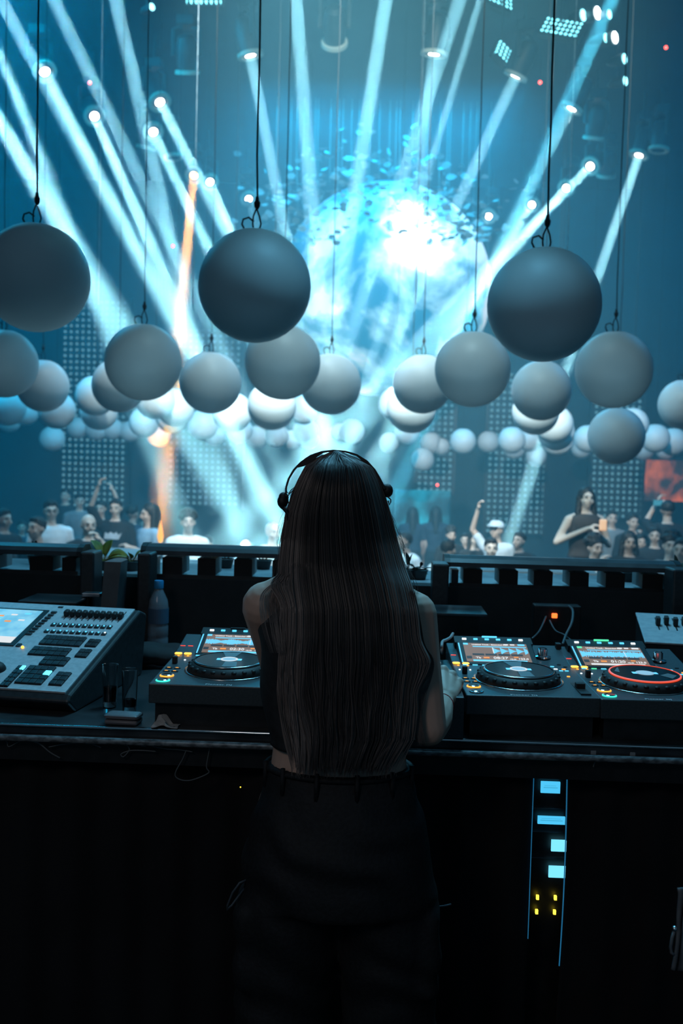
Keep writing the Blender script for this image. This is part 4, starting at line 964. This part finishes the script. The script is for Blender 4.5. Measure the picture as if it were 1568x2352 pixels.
def dchild(q, name, m, sm=9, par=None): 
    bmesh.ops.transform(q.b, matrix=inv, verts=q.b.verts[:]); return q.build(name, m, par or dj, sm)
q = MB(); ell = [J(778, 1758, 0)+Vector((.1455*math.cos(a), .1015*math.sin(a), .0)) for a in [i*2*math.pi/48 for i in range(49)]]
q.tube(ell, .006, 6); o = dchild(q, 'waistband', DEN)
for a in (195, 225, 255, 285, 315, 345):
    q = MB(); c = J(778, 1768, 0)+Vector((.150*math.cos(R(a)), .107*math.sin(R(a)), 0)); q.tube([c+Vector((0, 0, .022)), c+Vector((0, 0, -.03))], .005, 6); dchild(q, 'belt_loop', DEN)
q = MB(); q.tube([J(572, 2018, -.03), J(550, 2028, -.04), J(534, 2050, -.04), J(522, 2080, -.03), J(520, 2090, -.03), J(532, 2080, -.03), J(555, 2048, -.02), J(578, 2022, -.01)], .0022, 6); dchild(q, 'strap_loop', mat('grey strap', (.06, .08, .10), .6))
q = MB(); q.tube([J(1001, 2083, .0), J(1020, 2081, .02), J(1036, 2077, .02)], .002, 6); dchild(q, 'strap_end', mat('grey strap', (0, 0, 0)))
for sg, xx in ((-1, 668), (1, 888)):
    hp = J(xx, 2040, 0); q = MB(); q.ball((hp.x+sg*.035, hp.y+.07, .045), .05, (.85, 2.4, .9), 16); dchild(q, 'shoe', RUBBER)
q = MB(); c = Rw.lerp(Re, .16); ax = (Rw-Re).normalized(); u = ax.orthogonal().normalized(); v2 = ax.cross(u)
q.tube([c+(u*math.cos(a)+v2*math.sin(a))*.0265 for a in [i*2*math.pi/24 for i in range(25)]], .0016, 5); dchild(q, 'bracelet', mat('red cord', (.35, .01, .01), .6))
# hair
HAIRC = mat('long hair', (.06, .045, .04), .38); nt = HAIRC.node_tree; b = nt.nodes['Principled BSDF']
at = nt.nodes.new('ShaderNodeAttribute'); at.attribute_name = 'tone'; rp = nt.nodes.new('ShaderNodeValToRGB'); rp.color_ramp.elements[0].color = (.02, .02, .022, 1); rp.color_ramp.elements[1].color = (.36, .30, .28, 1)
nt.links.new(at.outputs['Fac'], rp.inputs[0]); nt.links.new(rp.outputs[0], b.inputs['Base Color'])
def lerpt(tab, y):
    if y <= tab[0][0]: return tab[0][1:]
    for a_, b_ in zip(tab, tab[1:]):
        if y <= b_[0]:
            f = (y-a_[0])/(b_[0]-a_[0]); return tuple(p_+(q_-p_)*f for p_, q_ in zip(a_[1:], b_[1:]))
    return tab[-1][1:]
HT = [ # y: left px, right px, back depth at the centre, how far the sides wrap forward
 (1040, 752, 792, -.015, .05), (1048, 722, 815, -.045, .05), (1070, 702, 851, -.080, .07), (1100, 686, 868, -.098, .09), (1130, 672, 880, -.105, .10), (1180, 656, 896, -.108, .11), (1240, 647, 911, -.105, .12), (1300, 640, 928, -.104, .09), (1345, 640, 945, -.112, .055), (1400, 646, 958, -.126, .045),
 (1470, 643, 966, -.134, .045), (1520, 637, 975, -.134, .045), (1580, 638, 968, -.130, .045), (1640, 644, 960, -.124, .045), (1700, 654, 955, -.122, .04), (1770, 666, 912, -.124, .035)]
def hairpt(u, y, lay):
    l, r, dc, wr_ = lerpt(HT, y)
    x = l+(r-l)*u; t_ = 2*u-1
    return x, dc+wr_*abs(t_)**2.2+lay
q = MB()
q.grid(lambda a, b_: (lambda y: (lambda xd: J(xd[0], y, xd[1]+.012))(hairpt(.03+.94*a, y, 0)))(1044+(1700-1044)*b_), 30, 46)
q.grid(lambda a, b_: (lambda y: (lambda xd: J(xd[0], y, min(.11, xd[1]+.012+.14*(1-(2*a-1)**2))))(hairpt(.05+.90*a, y, 0)))(1044+(1330-1044)*b_), 20, 20)
bmesh.ops.transform(q.b, matrix=inv, verts=q.b.verts[:])
base = q.build('hair', mat('hair underlayer', (.030, .027, .028), .6), dj, 9)
rh = random.Random(11); verts = []; faces = []; tones = []
def add_strand(pts, r, tone0, tone1):
    n = len(pts); b0 = len(verts)
    for i, p_ in enumerate(pts):
        t_ = (pts[min(i+1, n-1)]-pts[max(i-1, 0)]).normalized(); s_ = t_.cross(Vector((0, 1, 0))); s_ = s_.normalized() if s_.length > 1e-4 else Vector((1, 0, 0)); w_ = s_.cross(t_)
        rr = r*(1 if i < n-3 else (n-i)/4+.1)
        for a in (0, 2.094, 4.189): verts.append(p_+(s_*math.cos(a)+w_*math.sin(a))*rr); tones.append(tone0+(tone1-tone0)*i/(n-1))
        if i:
            for k in range(3): a0 = b0+(i-1)*3; faces.append((a0+k, a0+(k+1) % 3, a0+3+(k+1) % 3, a0+3+k))
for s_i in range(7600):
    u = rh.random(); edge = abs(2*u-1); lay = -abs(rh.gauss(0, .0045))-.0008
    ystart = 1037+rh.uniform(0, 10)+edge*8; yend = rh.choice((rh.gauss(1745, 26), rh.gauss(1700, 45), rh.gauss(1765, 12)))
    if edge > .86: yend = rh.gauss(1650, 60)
    yend = min(yend, rh.uniform(1765, 1790))
    lock = int(u*26); lr = random.Random(lock*7+1); lt = lr.uniform(.5, 1.1); nz = lambda k_, f_: noise.noise(Vector((u*f_, k_, 0)))
    ph = 5*nz(1.3, 9); amp0 = .35+.9*abs(nz(4.1, 7)); fq = 74+26*nz(7.7, 5)
    pts = []; n = 42
    crown = J(772+rh.uniform(-3, 3), 1036+rh.uniform(-1, 2), -.0-rh.uniform(0, .05))
    jx = rh.uniform(-1.5, 1.5); cl = lock/26+.019; dev = rh.uniform(-1, 1)
    for i in range(n+1):
        y = ystart+(yend-ystart)*(i/n)**1.05
        g = max(0, min(1, (y-1500)/230))
        uu = u+(cl-u)*.5*g*g
        x, d = hairpt(uu, y, lay)
        wv = max(0, min(1, (y-1380)/220)); a_ = (y-1300)/fq*2+ph
        x += jx+wv*amp0*6*math.sin(a_)+wv*1.4*math.sin(a_*1.9+dev)+dev*g*2.5; d += wv*amp0*.006*math.cos(a_)-.004*g*math.sin((uu*26 % 1)*math.pi)
        if u > .80: x += 12*max(0, math.exp(-((y-1520)/34)**2))*(u-.8)/.2-8*max(0, math.exp(-((y-1590)/28)**2))*(u-.8)/.2
        if u < .12 and y > 1330: x -= (0.12-u)/.12*18*math.exp(-((y-1345)/26)**2)
        pts.append(J(x, y, d))
    pts[0] = pts[0].lerp(crown, .75); pts[1] = pts[1].lerp(crown, .2)
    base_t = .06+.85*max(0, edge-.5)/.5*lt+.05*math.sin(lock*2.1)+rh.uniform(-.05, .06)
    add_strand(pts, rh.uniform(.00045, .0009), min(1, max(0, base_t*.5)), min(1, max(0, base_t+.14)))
for k in range(46):       # loose flyaway hairs at the outline and over the left shoulder
    left = k % 2 == 0; y0 = rh.uniform(1130, 1300); L = rh.uniform(60, 200); x0, d0 = hairpt(.02 if left else .98, y0, 0); sg = -1 if left else 1; o_ = rh.uniform(3, 20)
    add_strand([J(x0+sg*o_*math.sin(math.pi*i/10)+sg*rh.uniform(-.4, .4)+(lerpt(HT, y0+L*i/10)[0 if left else 1]-lerpt(HT, y0)[0 if left else 1]), y0+L*i/10, d0) for i in range(11)], .00035, .3, .5)
def spath(ctrl, n):
    out = []
    for i in range(n+1):
        f = i/n*(len(ctrl)-1); j = min(int(f), len(ctrl)-2); u_ = f-j
        a_ = Vector(ctrl[max(j-1, 0)]); b_ = Vector(ctrl[j]); c_ = Vector(ctrl[j+1]); d_ = Vector(ctrl[min(j+2, len(ctrl)-1)])
        out.append(.5*((2*b_)+(c_-a_)*u_+(2*a_-5*b_+4*c_-d_)*u_*u_+(3*b_-a_-3*c_+d_)*u_**3))
    return out
for k in range(90):      # fine hair falling over the left shoulder and down beside the spine
    w_ = rh.random(); o_ = rh.uniform(-7, 7)
    ct = [(654+w_*6, 1270, -.02), (648-w_*8, 1325, -.040), (646-w_*46+o_*.5, 1368, -.060), (648-w_*44+o_, 1430, -.100), (650-w_*24+o_, 1500, -.118), (652-w_*18+o_, 1580, -.120), (654+o_, 1650, -.118)]
    pp = spath(ct[:rh.choice((4, 4, 5)) if w_ > .3 else 5], 22); add_strand([J(*v_) for v_ in pp], rh.uniform(.0002, .0005), .25, .45)
for k in range(150):      # lock curling over the right arm
    w_ = rh.gauss(0, 1); o_ = w_*4; e_ = rh.uniform(-14, 14)
    ct = [(944+o_, 1370+e_, -.085), (955+o_, 1430+e_, -.080), (968+o_*.7, 1480, -.068), (990+o_*.5, 1516, -.058), (985+o_*.6, 1555, -.060), (966+o_*.8, 1600+e_, -.075), (958+o_, 1650+e_, -.085), (966+o_*1.3, 1700+e_, -.085)]
    pp = spath(ct[:rh.choice((6, 7, 8, 8))], 26); add_strand([J(*v_) for v_ in pp], rh.uniform(.0003, .0007), .22, .36)
me = bpy.data.meshes.new('hair_strands'); me.from_pydata([inv @ v for v in verts], [], faces); me.shade_smooth()
at_ = me.attributes.new('tone', 'FLOAT', 'POINT'); at_.data.foreach_set('value', tones)
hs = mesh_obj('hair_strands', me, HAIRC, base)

# headphones
hp = thing('headphones', 'black headphones with a slim band over the long hair', 'headphones', tuple(J(772, 1150)))
hi = Matrix.Translation(-Vector(hp.location))
def hchild(q, name, m, sm=9, par=None, lab=None):
    bmesh.ops.transform(q.b, matrix=hi, verts=q.b.verts[:]); return q.build(name, m, par or hp, sm)
BP = [(654, 1140), (655, 1118), (661, 1098), (673, 1078), (690, 1060), (712, 1045), (738, 1036), (765, 1033), (793, 1035), (820, 1043), (844, 1058), (862, 1078), (875, 1100), (884, 1120)]
def band(pts, wd, th, d=-.01):
    q = MB(); L = []
    for i, (x, y) in enumerate(pts):
        a = Vector(pts[max(i-1, 0)]); b_ = Vector(pts[min(i+1, len(pts)-1)]); t_ = (b_-a).normalized(); n = Vector((t_.y, -t_.x))
        w0 = wd[i] if isinstance(wd, list) else wd
        c = Vector((x, y)); o_ = c-n*0; ii = c-n*w0
        L.append([q.b.verts.new(J(o_.x, o_.y, d-th)), q.b.verts.new(J(o_.x, o_.y, d+th)), q.b.verts.new(J(ii.x, ii.y, d+th)), q.b.verts.new(J(ii.x, ii.y, d-th))])
    for A, B in zip(L, L[1:]):
        for k in range(4): q.b.faces.new((A[k], A[(k+1) % 4], B[(k+1) % 4], B[k]))
    q.b.faces.new(L[0][::-1]); q.b.faces.new(L[-1]); return q
o = hchild(band(BP, 4.5, .010), 'headband', RUBBER, .7)
o = hchild(band([(680, 1070), (690, 1060.5), (701, 1052), (712, 1045.5), (725, 1040), (740, 1036.5)], [6, 13, 15, 14, 10, 5], .013), 'pad', RUBBER, .7)
o = hchild(band([(820, 1043.5), (844, 1058.5), (862, 1078.5), (878, 1106), (886, 1122)], [4, 9, 9, 8, 5], .013), 'pad', RUBBER, .7)
for pts, cup in (((650, 1138, 652, 1166), (674, 1176)), ((885, 1118, 891, 1136), (866, 1156))):
    x0, y0, x1, y1 = pts; q = MB(); q.caps(J(x0+1, y0+4, -.01), J(x1-2, y1-4, -.01), .010 if x0 < 700 else .009, .007, 12); q.ball(J((x0+x1)/2-(2 if x0 < 700 else -2), (y0+y1)/2, -.01), .011, (1, 1, 1.25), 12); hchild(q, 'hinge', RUBBER)
    q = MB(); sx = 1 if x0 < 700 else -1
    T = Matrix.Translation(J(cup[0]+sx*2, cup[1]+6, .01)) @ Matrix.Rotation(R(90), 4, 'Y'); q.T = T
    q.lathe([(.001, -.012), (.026, -.012), (.031, -.006), (.032, .006), (.027, .014), (.001, .014)], 24); hchild(q, 'ear_cup', RUBBER)
q = MB(); q.tube([J(651, 1166, -.02), J(657, 1173, -.02), J(662, 1180, -.02), J(664, 1196, -.02)], .0045, 8); hchild(q, 'arm', RUBBER)
q = MB(); q.tube([J(655, 1122, -.02), J(659, 1131, -.03), J(663, 1134, -.03), J(668, 1126, -.03), J(676, 1119, -.03), J(672, 1127, -.03), J(664, 1134, -.03), J(660, 1141, -.03), J(662, 1156, -.03)], .0010, 5); hchild(q, 'wire', RUBBER)
q = MB(); q.tube([J(889, 1138, -.02), J(893, 1144, -.02), J(897, 1147, -.02), J(897, 1153, -.02), J(894, 1160, -.02), J(891, 1150, -.02)], .0012, 5); hchild(q, 'wire', RUBBER)

# ---- the crowd on the dance floor
HAIRK = noisy('dark hair', (.008, .007, .007), (.02, .016, .014), 30, .6, 0, .4); HAIRB = noisy('brown hair', (.03, .018, .012), (.05, .03, .02), 30, .6, 0, .4)
CLOTH = {'white': (.75, .78, .80), 'black': (.012, .013, .015), 'navy': (.02, .035, .06), 'denim': (.25, .36, .46), 'grey': (.16, .18, .2), 'brown': (.06, .045, .04), 'pale': (.5, .55, .6)}
def cloth(c): return noisy('%s cloth' % c, CLOTH[c], tuple(x*1.15 for x in CLOTH[c]), 10, .8)
def person(px, top, d, label, face=0, shirt='black', hair='short', skin=SKIN_A, pants='black', la='down', ra='down', hairm=HAIRK, lean=0, glasses=False, h=None, emblem=False, floor=GF):
    tp = P(px, top, d); H = tp.z-floor
    if h: floor = tp.z-h; H = h
    s = H/1.72
    t = thing('person', label, 'person', (tp.x, tp.y, floor), 'people on the dance floor', rz=R(face))
    q = MB(); c = MB(); tr_ = MB(); z = lambda v: v*s; ly = -lean
    sh = 1.42; shy = ly*.6
    def V(x, y, zz): return Vector((x*s, (y+ly*max(0, zz-.9)*1.2)*s, zz*s))
    def ring(mb, zz, rx, ry): return (V(0, 0, zz), rx*s, ry*s)
    tab = [(.86, .15, .105), (.98, .155, .11), (1.08, .135, .10), (1.22, .15, .11), (1.34, .165, .11), (1.41, .15, .09), (1.45, .09, .065)]
    q.rings([ring(q, *r_) for r_ in tab], 20); c.rings([ring(c, a_, b_+.018, e_+.018) for a_, b_, e_ in tab[1:]], 20)
    q.caps(V(0, 0, 1.43), V(0, -.01, 1.52), .058*s, .052*s, 12)
    for sg, arm in ((-1, la), (1, ra)):
        S_ = V(.175*sg, 0, 1.38)
        if arm == 'down': E = V(.23*sg, .02, 1.10); W_ = V(.22*sg, -.06, .86)
        elif arm == 'up': E = V(.30*sg, -.05, 1.60); W_ = V(.20*sg, -.08, 1.86)
        elif arm == 'bent': E = V(.27*sg, -.02, 1.12); W_ = V(.07*sg, -.24, 1.24)
        elif arm == 'mouth': E = V(.26*sg, -.18, 1.22); W_ = V(.08*sg, -.20, 1.46)
        elif arm == 'out': E = V(.36*sg, -.12, 1.30); W_ = V(.58*sg, -.22, 1.34)
        elif arm == 'phone': E = V(.22*sg, -.22, 1.45); W_ = V(.10*sg, -.30, 1.68)
        elif arm == 'chest': E = V(.30*sg, -.02, 1.14); W_ = V(.04*sg, -.20, 1.30)
        q.caps(V(.09*sg, 0, 1.41), S_, .05*s, .05*s, 10); q.caps(S_, E, .048*s, .038*s, 10); q.caps(E, W_, .038*s, .026*s, 10)
        ax = (W_-E).normalized(); hand(q, W_, ax, Vector((sg, 0, .3)) if abs(ax.z) > .6 else Vector((0, 0, 1)), (.5, .6, .5), sg, s)
        if shirt not in ('tank',): c.caps(V(.09*sg, 0, 1.41), S_, .06*s, .064*s, 10); c.caps(S_, S_.lerp(E, .62 if shirt != 'black' else .95), .064*s, .056*s, 10)
        L0 = V(.085*sg, 0, .90); Kn = V(.10*sg, -.02, .48); An = V(.10*sg, .02, .08)
        q.caps(L0, Kn, .085*s, .055*s, 10); q.caps(Kn, An, .055*s, .036*s, 10); q.caps(An, V(.11*sg, -.14, .03), .035*s, .026*s, 8)
        tr_.caps(L0, Kn, .098*s, .075*s, 12); tr_.caps(Kn, An, .074*s, .065*s, 12)
    tr_.rings([ring(tr_, .84, .165, .12), ring(tr_, .98, .168, .122), ring(tr_, 1.02, .16, .115)], 18)
    hc = V(0, -.01, 1.605); tilt = Matrix.Translation(hc) @ Matrix.Rotation(R(-lean*60), 4, 'X')
    head_shapes(q, None, s*1.0, tilt)
    me = remesh(q, .0135*s, 2); mesh_obj('body', me, skin, t)
    me = remesh(c, .016*s, 2)
    displace(me, lambda c_, n_: c_+n_*.008*noise.noise(c_*9))
    mesh_obj('shirt', me, cloth(shirt if shirt != 'tank' else 'brown'), t)
    me = remesh(tr_, .02*s, 2); mesh_obj('trousers', me, cloth(pants), t)
    k = MB(); k.T = tilt
    if hair == 'short': k.ball((0, .022*s, .042*s), .093*s, (.88, 1.02, .92), 16); k.ball((0, -.03*s, .088*s), .05*s, (1.1, .9, .5), 12)
    elif hair == 'curly':
        k.ball((0, .02*s, .045*s), .096*s, (.9, 1, .95), 14); rq = random.Random(int(px))
        for i in range(40):
            a = rq.uniform(0, 6.28); e_ = rq.uniform(0, 1.4); k.ball((.092*s*math.cos(a)*math.cos(e_), .02*s+.095*s*math.sin(a)*math.cos(e_)*(1 if math.sin(a) > 0 else .7), .05*s+.095*s*math.sin(e_)), .022*s, n=8)
    elif hair == 'long':
        k.ball((0, .024*s, .036*s), .098*s, (.92, 1.0, 1), 16)
        for sg in (-1, 1): k.caps((.070*s*sg, .02*s, .02*s), (.085*s*sg, .01*s, -.16*s), .032*s, .036*s, 10); k.caps((.085*s*sg, .01*s, -.16*s), (.10*s*sg, -.04*s, -.34*s), .036*s, .025*s, 10)
        k.caps((0, .07*s, 0), (0, .09*s, -.30*s), .07*s, .06*s, 12)
    elif hair == 'cap': k.lathe([(.098*s, .03*s), (.096*s, .07*s), (.07*s, .115*s), (.001, .125*s)], 18); k.box((-.06*s, -.17*s, .03*s), (.06*s, -.05*s, .042*s), .005)
    if hair != 'bald':
        me = remesh(k, .008*s, 2)
        displace(me, lambda c_, n_: c_+n_*.004*noise.noise(c_*40))
        mesh_obj('cap' if hair == 'cap' else 'hair', me, hairm if hair != 'cap' else cloth('pale'), t)
    if glasses:
        k = MB(); k.T = tilt
        for sg in (-1, 1): k.tube([(.030*s*sg+.022*s*math.cos(a), -.098*s, .004*s+.016*s*math.sin(a)) for a in [i*math.pi/6 for i in range(13)]], .003, 5); k.tube([(.052*s*sg, -.095*s, .006*s), (.08*s*sg, .0, .004*s)], .003, 5)
        k.build('glasses', RUBBER, t)
    if emblem:
        k = MB(); y_ = -.146*s
        k.prism([(-.10*s, -.03*s), (.08*s, -.035*s), (.12*s, .05*s), (.075*s, .02*s), (.05*s, .055*s), (.02*s, .03*s), (-.02*s, .055*s), (-.05*s, .03*s), (-.085*s, .05*s)], 0, .012, Matrix.Translation(V(0, 0, 1.27)+Vector((0, y_, 0))) @ Matrix.Rotation(R(90), 4, 'X'))
        k.build('chest_print', cloth('pale'), t)
    # eyes and brows
    if hair != 'back':
        k = MB(); k.T = tilt
        for sg in (-1, 1): k.ball((.031*s*sg, -.083*s, .003*s), .0075*s, (1.3, .5, .6), 8); k.caps((.018*s*sg, -.092*s, .024*s), (.045*s*sg, -.085*s, .026*s), .004*s, .003*s, 6)
        k.build('eyes', RUBBER, t)
    return t
PEOPLE = [
 (8, 1168, 10.4, 'man in profile cut by the left edge, dark clothes, looking right', dict(face=60, shirt='black')),
 (117, 1149, 10.8, 'man with glasses in a white shirt, tallest at the left', dict(face=25, shirt='white', glasses=True, skin=SKIN_C)),
 (100, 1186, 9.4, 'dark haired person in front of the man with glasses, head low', dict(face=-20, shirt='black', lean=.12)),
 (203, 1180, 9.8, 'bare headed person raising a hand to the mouth at the left', dict(face=30, hair='bald', shirt='black', ra='mouth', la='bent', skin=SKIN_C)),
 (266, 1146, 12.2, 'person in a dark shirt with a pale chest print, one arm raised', dict(face=0, shirt='black', emblem=True, la='up', skin=SKIN_C)),
 (304, 1160, 13.2, 'person behind the one with the chest print, face turned away', dict(face=150, shirt='navy', h=1.7)),
 (344, 1158, 11.2, 'long haired woman in a pale denim shirt by the orange beam', dict(face=-50, shirt='denim', hair='long', ra='bent')),
 (431, 1174, 10.6, 'man with black curly hair in a white tee near the middle light bar', dict(face=15, shirt='white', hair='curly', lean=.10)),
 (476, 1232, 11.5, 'short person in the gap right of the man in the white tee', dict(face=-20, shirt='grey')),
 (565, 1238, 11.0, 'low white clothed figure left of the long hair', dict(face=10, shirt='white', hair='bald', skin=SKIN_C)),
 (626, 1198, 10.2, 'person in a white shirt partly hidden by the long hair', dict(face=35, shirt='white', hair='bald', skin=SKIN_C)),
 (150, 1122, 16.5, 'dim far figure left, standing under the dotted curtain', dict(face=0, shirt='black', h=1.75)),
 (183, 1134, 15.5, 'dim far figure with a raised face right of another dim one', dict(face=20, shirt='grey', h=1.75)),
 (232, 1150, 14.0, 'person stretching one arm high at the left', dict(face=0, shirt='black', ra='up', h=1.7)),
 (50, 1196, 13.5, 'small dim person between the two men at the left', dict(face=20, shirt='navy')),
 (330, 1190, 14.5, 'dim person behind the denim shirted woman', dict(face=0, shirt='black')),
 (948, 1166, 17.0, 'dim silhouette near the cyan glow, left of two', dict(face=180, shirt='navy', h=1.75, hair='long')),
 (1001, 1164, 17.0, 'dim silhouette near the cyan glow, right of two', dict(face=180, shirt='navy', h=1.75, hair='long')),
 (962, 1222, 10.8, 'person in white bending right of the long hair', dict(face=-60, shirt='white', lean=.25, skin=SKIN_B)),
 (1022, 1240, 9.6, 'person in a white top seen from behind, low beside the right light bar', dict(face=150, shirt='white', hair='short', lean=.1)),
 (1036, 1212, 13.0, 'bushy haired person right of the cyan glow', dict(face=10, shirt='black', hair='curly')),
 (1068, 1225, 13.5, 'small pale faced person behind the right light bar, left part', dict(face=-10, shirt='black', skin=SKIN_C)),
 (1090, 1220, 12.2, 'person with a narrow bright face above the right light bar', dict(face=10, shirt='black', hair='long', skin=SKIN_C)),
 (1150, 1196, 11.6, 'person in a pale cap shape and white shirt throwing one arm up', dict(face=-30, shirt='pale', hair='cap', la='up', lean=.15)),
 (1128, 1236, 10.0, 'low face left of the beam foot above the right light bar', dict(face=0, shirt='black', skin=SKIN_C)),
 (1205, 1222, 11.5, 'dark haired person leaning right of the beam foot', dict(face=-40, shirt='black', ra='out', lean=.15)),
 (1366, 1232, 9.4, 'curly haired person holding a drink below the raised woman', dict(face=20, shirt='black', hair='curly', la='mouth')),
 (1445, 1222, 10.2, 'woman with long dark hair looking at the booth, right side', dict(face=0, shirt='black', hair='long', skin=SKIN_B)),
 (1474, 1228, 12.5, 'small face right of the woman looking at the booth', dict(face=-10, shirt='black')),
 (1505, 1210, 11.6, 'person with a tilted face behind the man reaching left', dict(face=-20, shirt='black')),
 (1453, 1180, 13.5, 'dim face above the woman looking at the booth', dict(face=10, shirt='black', h=1.72)),
 (1466, 1208, 14.0, 'small dim head between two faces on the right', dict(face=0, shirt='black')),
 (1541, 1226, 9.2, 'man with curly hair stretching his arm left at the right edge', dict(face=-10, shirt='grey', hair='curly', la='out', skin=SKIN_C)),
 (1534, 1150, 12.0, 'dark haired person holding up a lit phone at the right', dict(face=170, shirt='black', ra='phone', h=1.78)),
 (1567, 1236, 9.0, 'person cut by the right edge beside the curly haired man', dict(face=-30, shirt='pale')),
 (1405, 1172, 14.0, 'dim person behind the raised woman, right side', dict(face=0, shirt='grey', h=1.72)),
]
for px, top, d, lab, kw in PEOPLE: person(px, top, d, lab, **kw)
# woman standing on a bench
wp = P(1343, 1120, 10.0)
person(1343, 1120, 10.0, 'long haired woman raised above the crowd, looking down at her hands', face=8, shirt='tank', hair='long', la='chest', ra='bent', pants='navy', lean=.06, skin=SKIN_C, floor=GF+.42)
MB().box((wp.x-.5, wp.y-.3, GF), (wp.x+.5, wp.y+.3, GF+.42), .03).build('bench', BLACK, label='dark bench under the raised woman', category='bench')
c = P(1385, 1205, 9.7)
MB().box((c.x-.035, c.y-.01, c.z-.06), (c.x+.035, c.y+.02, c.z+.05), .01).build('paper_bag', glow('self glowing orange paper', (1, .45, .15), .5, (.7, .5, .35)), label='small orange packet with a painted glow in the raised woman hand', category='packet')  # packet emits its own orange in place of light falling on it
c = P(1514, 1155, 12.2)
t = thing('phone', 'lit phone held up above the crowd at the right', 'phone', tuple(c)); MB().box((-.08, 0, -.038), (.08, .01, .038), .006).build('shell', BLACK, t); MB().box((-.074, -.002, -.034), (.04, .0, .034)).build('screen', glow('phone picture', (.05, .35, .5), .8), t); MB().box((.045, -.002, -.034), (.074, 0, .034)).build('bright_tile', glow('phone white', (.7, .9, 1), 1), t)
# tables in the crowd
def club_table(px, py, d, w_, lab, m):
    c = P(px, py, d); t = thing('club_table', lab, 'table', (c.x, c.y, GF)); H = c.z-GF
    MB().box((-w_/2, -.3, H-.04), (w_/2, .3, H), .01).build('table_top', m, t); MB().box((-w_/2+.05, -.25, 0), (w_/2-.05, .25, H-.04), .02).build('base', BLACK, t)
PALE = mat('pale table top', (.5, .55, .58), .4)
club_table(292, 1268, 7.2, .42, 'pale table in the gap beside the broad leaved plant', PALE); club_table(1190, 1300, 6.4, .9, 'pale table seen through the openings of the right light bar', PALE)
club_table(480, 1296, 7.0, .8, 'pale table seen through the openings of the middle light bar', PALE)
# orange screen at the right
fm = mat('orange screen picture', (.02, .015, .015), .5); nt = fm.node_tree; b = nt.nodes['Principled BSDF']; tc = nt.nodes.new('ShaderNodeTexCoord'); n1 = nt.nodes.new('ShaderNodeTexNoise'); n1.inputs['Scale'].default_value = 1.7; n1.inputs['Detail'].default_value = 5; n1.inputs['Distortion'].default_value = 1
r_ = nt.nodes.new('ShaderNodeValToRGB'); e = r_.color_ramp.elements; e[0].position = .50; e[0].color = (.03, .03, .035, 1); e[1].position = .74; e[1].color = (1, .25, .08, 1); nt.links.new(tc.outputs['Object'], n1.inputs['Vector']); nt.links.new(n1.outputs[0], r_.inputs[0]); nt.links.new(r_.outputs[0], b.inputs['Emission Color']); b.inputs['Emission Strength'].default_value = .8
a = PY(1482, 1150, 19); b_ = PY(1720, 1062, 19)
t = thing('glow_panel', 'video screen with an orange and dark picture at the right edge', 'screen', (a.x, 19, GF))
MB().box((0, 0, a.z-GF), (b_.x-a.x, .1, b_.z-GF), .0).build('screen', fm, t); MB().box((.2, .02, 0), (b_.x-a.x-.2, .1, a.z-GF)).build('stand', BLACK, t)
a = PY(905, 1215, 20.5); b_ = PY(1035, 1128, 20.5)
cm = noisy('cyan wall glow', (.0, .05, .08), (.02, .55, .75), 1.2, .5, det=4, lo=.42, hi=.72); bb = cm.node_tree.nodes['Principled BSDF']; cm.node_tree.links.new(cm.node_tree.nodes['Color Ramp'].outputs[0], bb.inputs['Emission Color']); bb.inputs['Emission Strength'].default_value = .8  # irregular wall glow painted as emission on a flat panel
t = thing('glow_panel', 'panel painting a cyan glow low on the far wall right of the headphones', 'screen', (a.x, 20.5, GF)); MB().box((0, 0, a.z-GF), (b_.x-a.x, .3, b_.z-GF)).build('screen', cm, t); MB().box((.1, .05, 0), (b_.x-a.x-.1, .4, a.z-GF)).build('stand', BLACK, t)
c = P(368, 1228, 10.8); MB().lathe([(.001, 0), (.02, .02), (.035, .08), (.02, .18), (.001, .26)], 12, Matrix.Translation((c.x, c.y, c.z-.1))).build('torch_flame', glow('yellow orange lamp', (1, .55, .1), 1.2), smooth=9, label='small yellow glowing lamp at the foot of the orange beam', category='lamp')
MB().cyl((c.x, c.y, GF), (c.x, c.y, c.z-.1), .03).build('lamp_stand', BLACK, label='thin dark stand under the small yellow glowing lamp', category='stand')

# dark garment over a case at the lower right edge
c = P(1590, 2120, 1.55)
t = thing('flight_case', 'black case standing at the lower right edge under the garment', 'case', (c.x+.16, c.y, 0)); MB().box((-.09, -.2, 0), (.4, .2, c.z-.12), .01).build('case_body', MATTE, t)
def gfn(a, b_):
    px = 1548+8*math.sin(b_*3)+26*a*4-16*math.exp(-((b_-.0)/.25)**2)*-1; py = 2040+190*b_
    return P(px+6*math.sin(a*20+b_*3), py, 1.55+.02*math.sin(a*24))
GARM = noisy('dark blue grey cloth', (.10, .12, .14), (.15, .17, .19), 40, .6)
g = thing('jacket', 'dark garment with a pale metal clip at the lower right edge', 'garment', tuple(P(1580, 2230, 1.55)))
gi = Matrix.Translation(-Vector(g.location)); q = MB(); q.grid(gfn, 26, 20); bmesh.ops.transform(q.b, matrix=gi, verts=q.b.verts[:]); o = q.build('cloth', GARM, g, 9); md = o.modifiers.new('s', 'SOLIDIFY'); md.thickness = .006
q = MB(); q.ball(P(1549, 2134, 1.52), .004, (1, 1, 1.2), 12); bmesh.ops.transform(q.b, matrix=gi, verts=q.b.verts[:]); q.build('clip', CHROME, g, 9)
q = MB(); q.tube([P(1549, 2136, 1.52), P(1543, 2155, 1.52), P(1540, 2175, 1.52), P(1541, 2188, 1.52), P(1548, 2194, 1.52)], .0022, 6); bmesh.ops.transform(q.b, matrix=gi, verts=q.b.verts[:]); q.build('strap', GARM, g, 9)

bpy.data.scenes.remove(TMP)
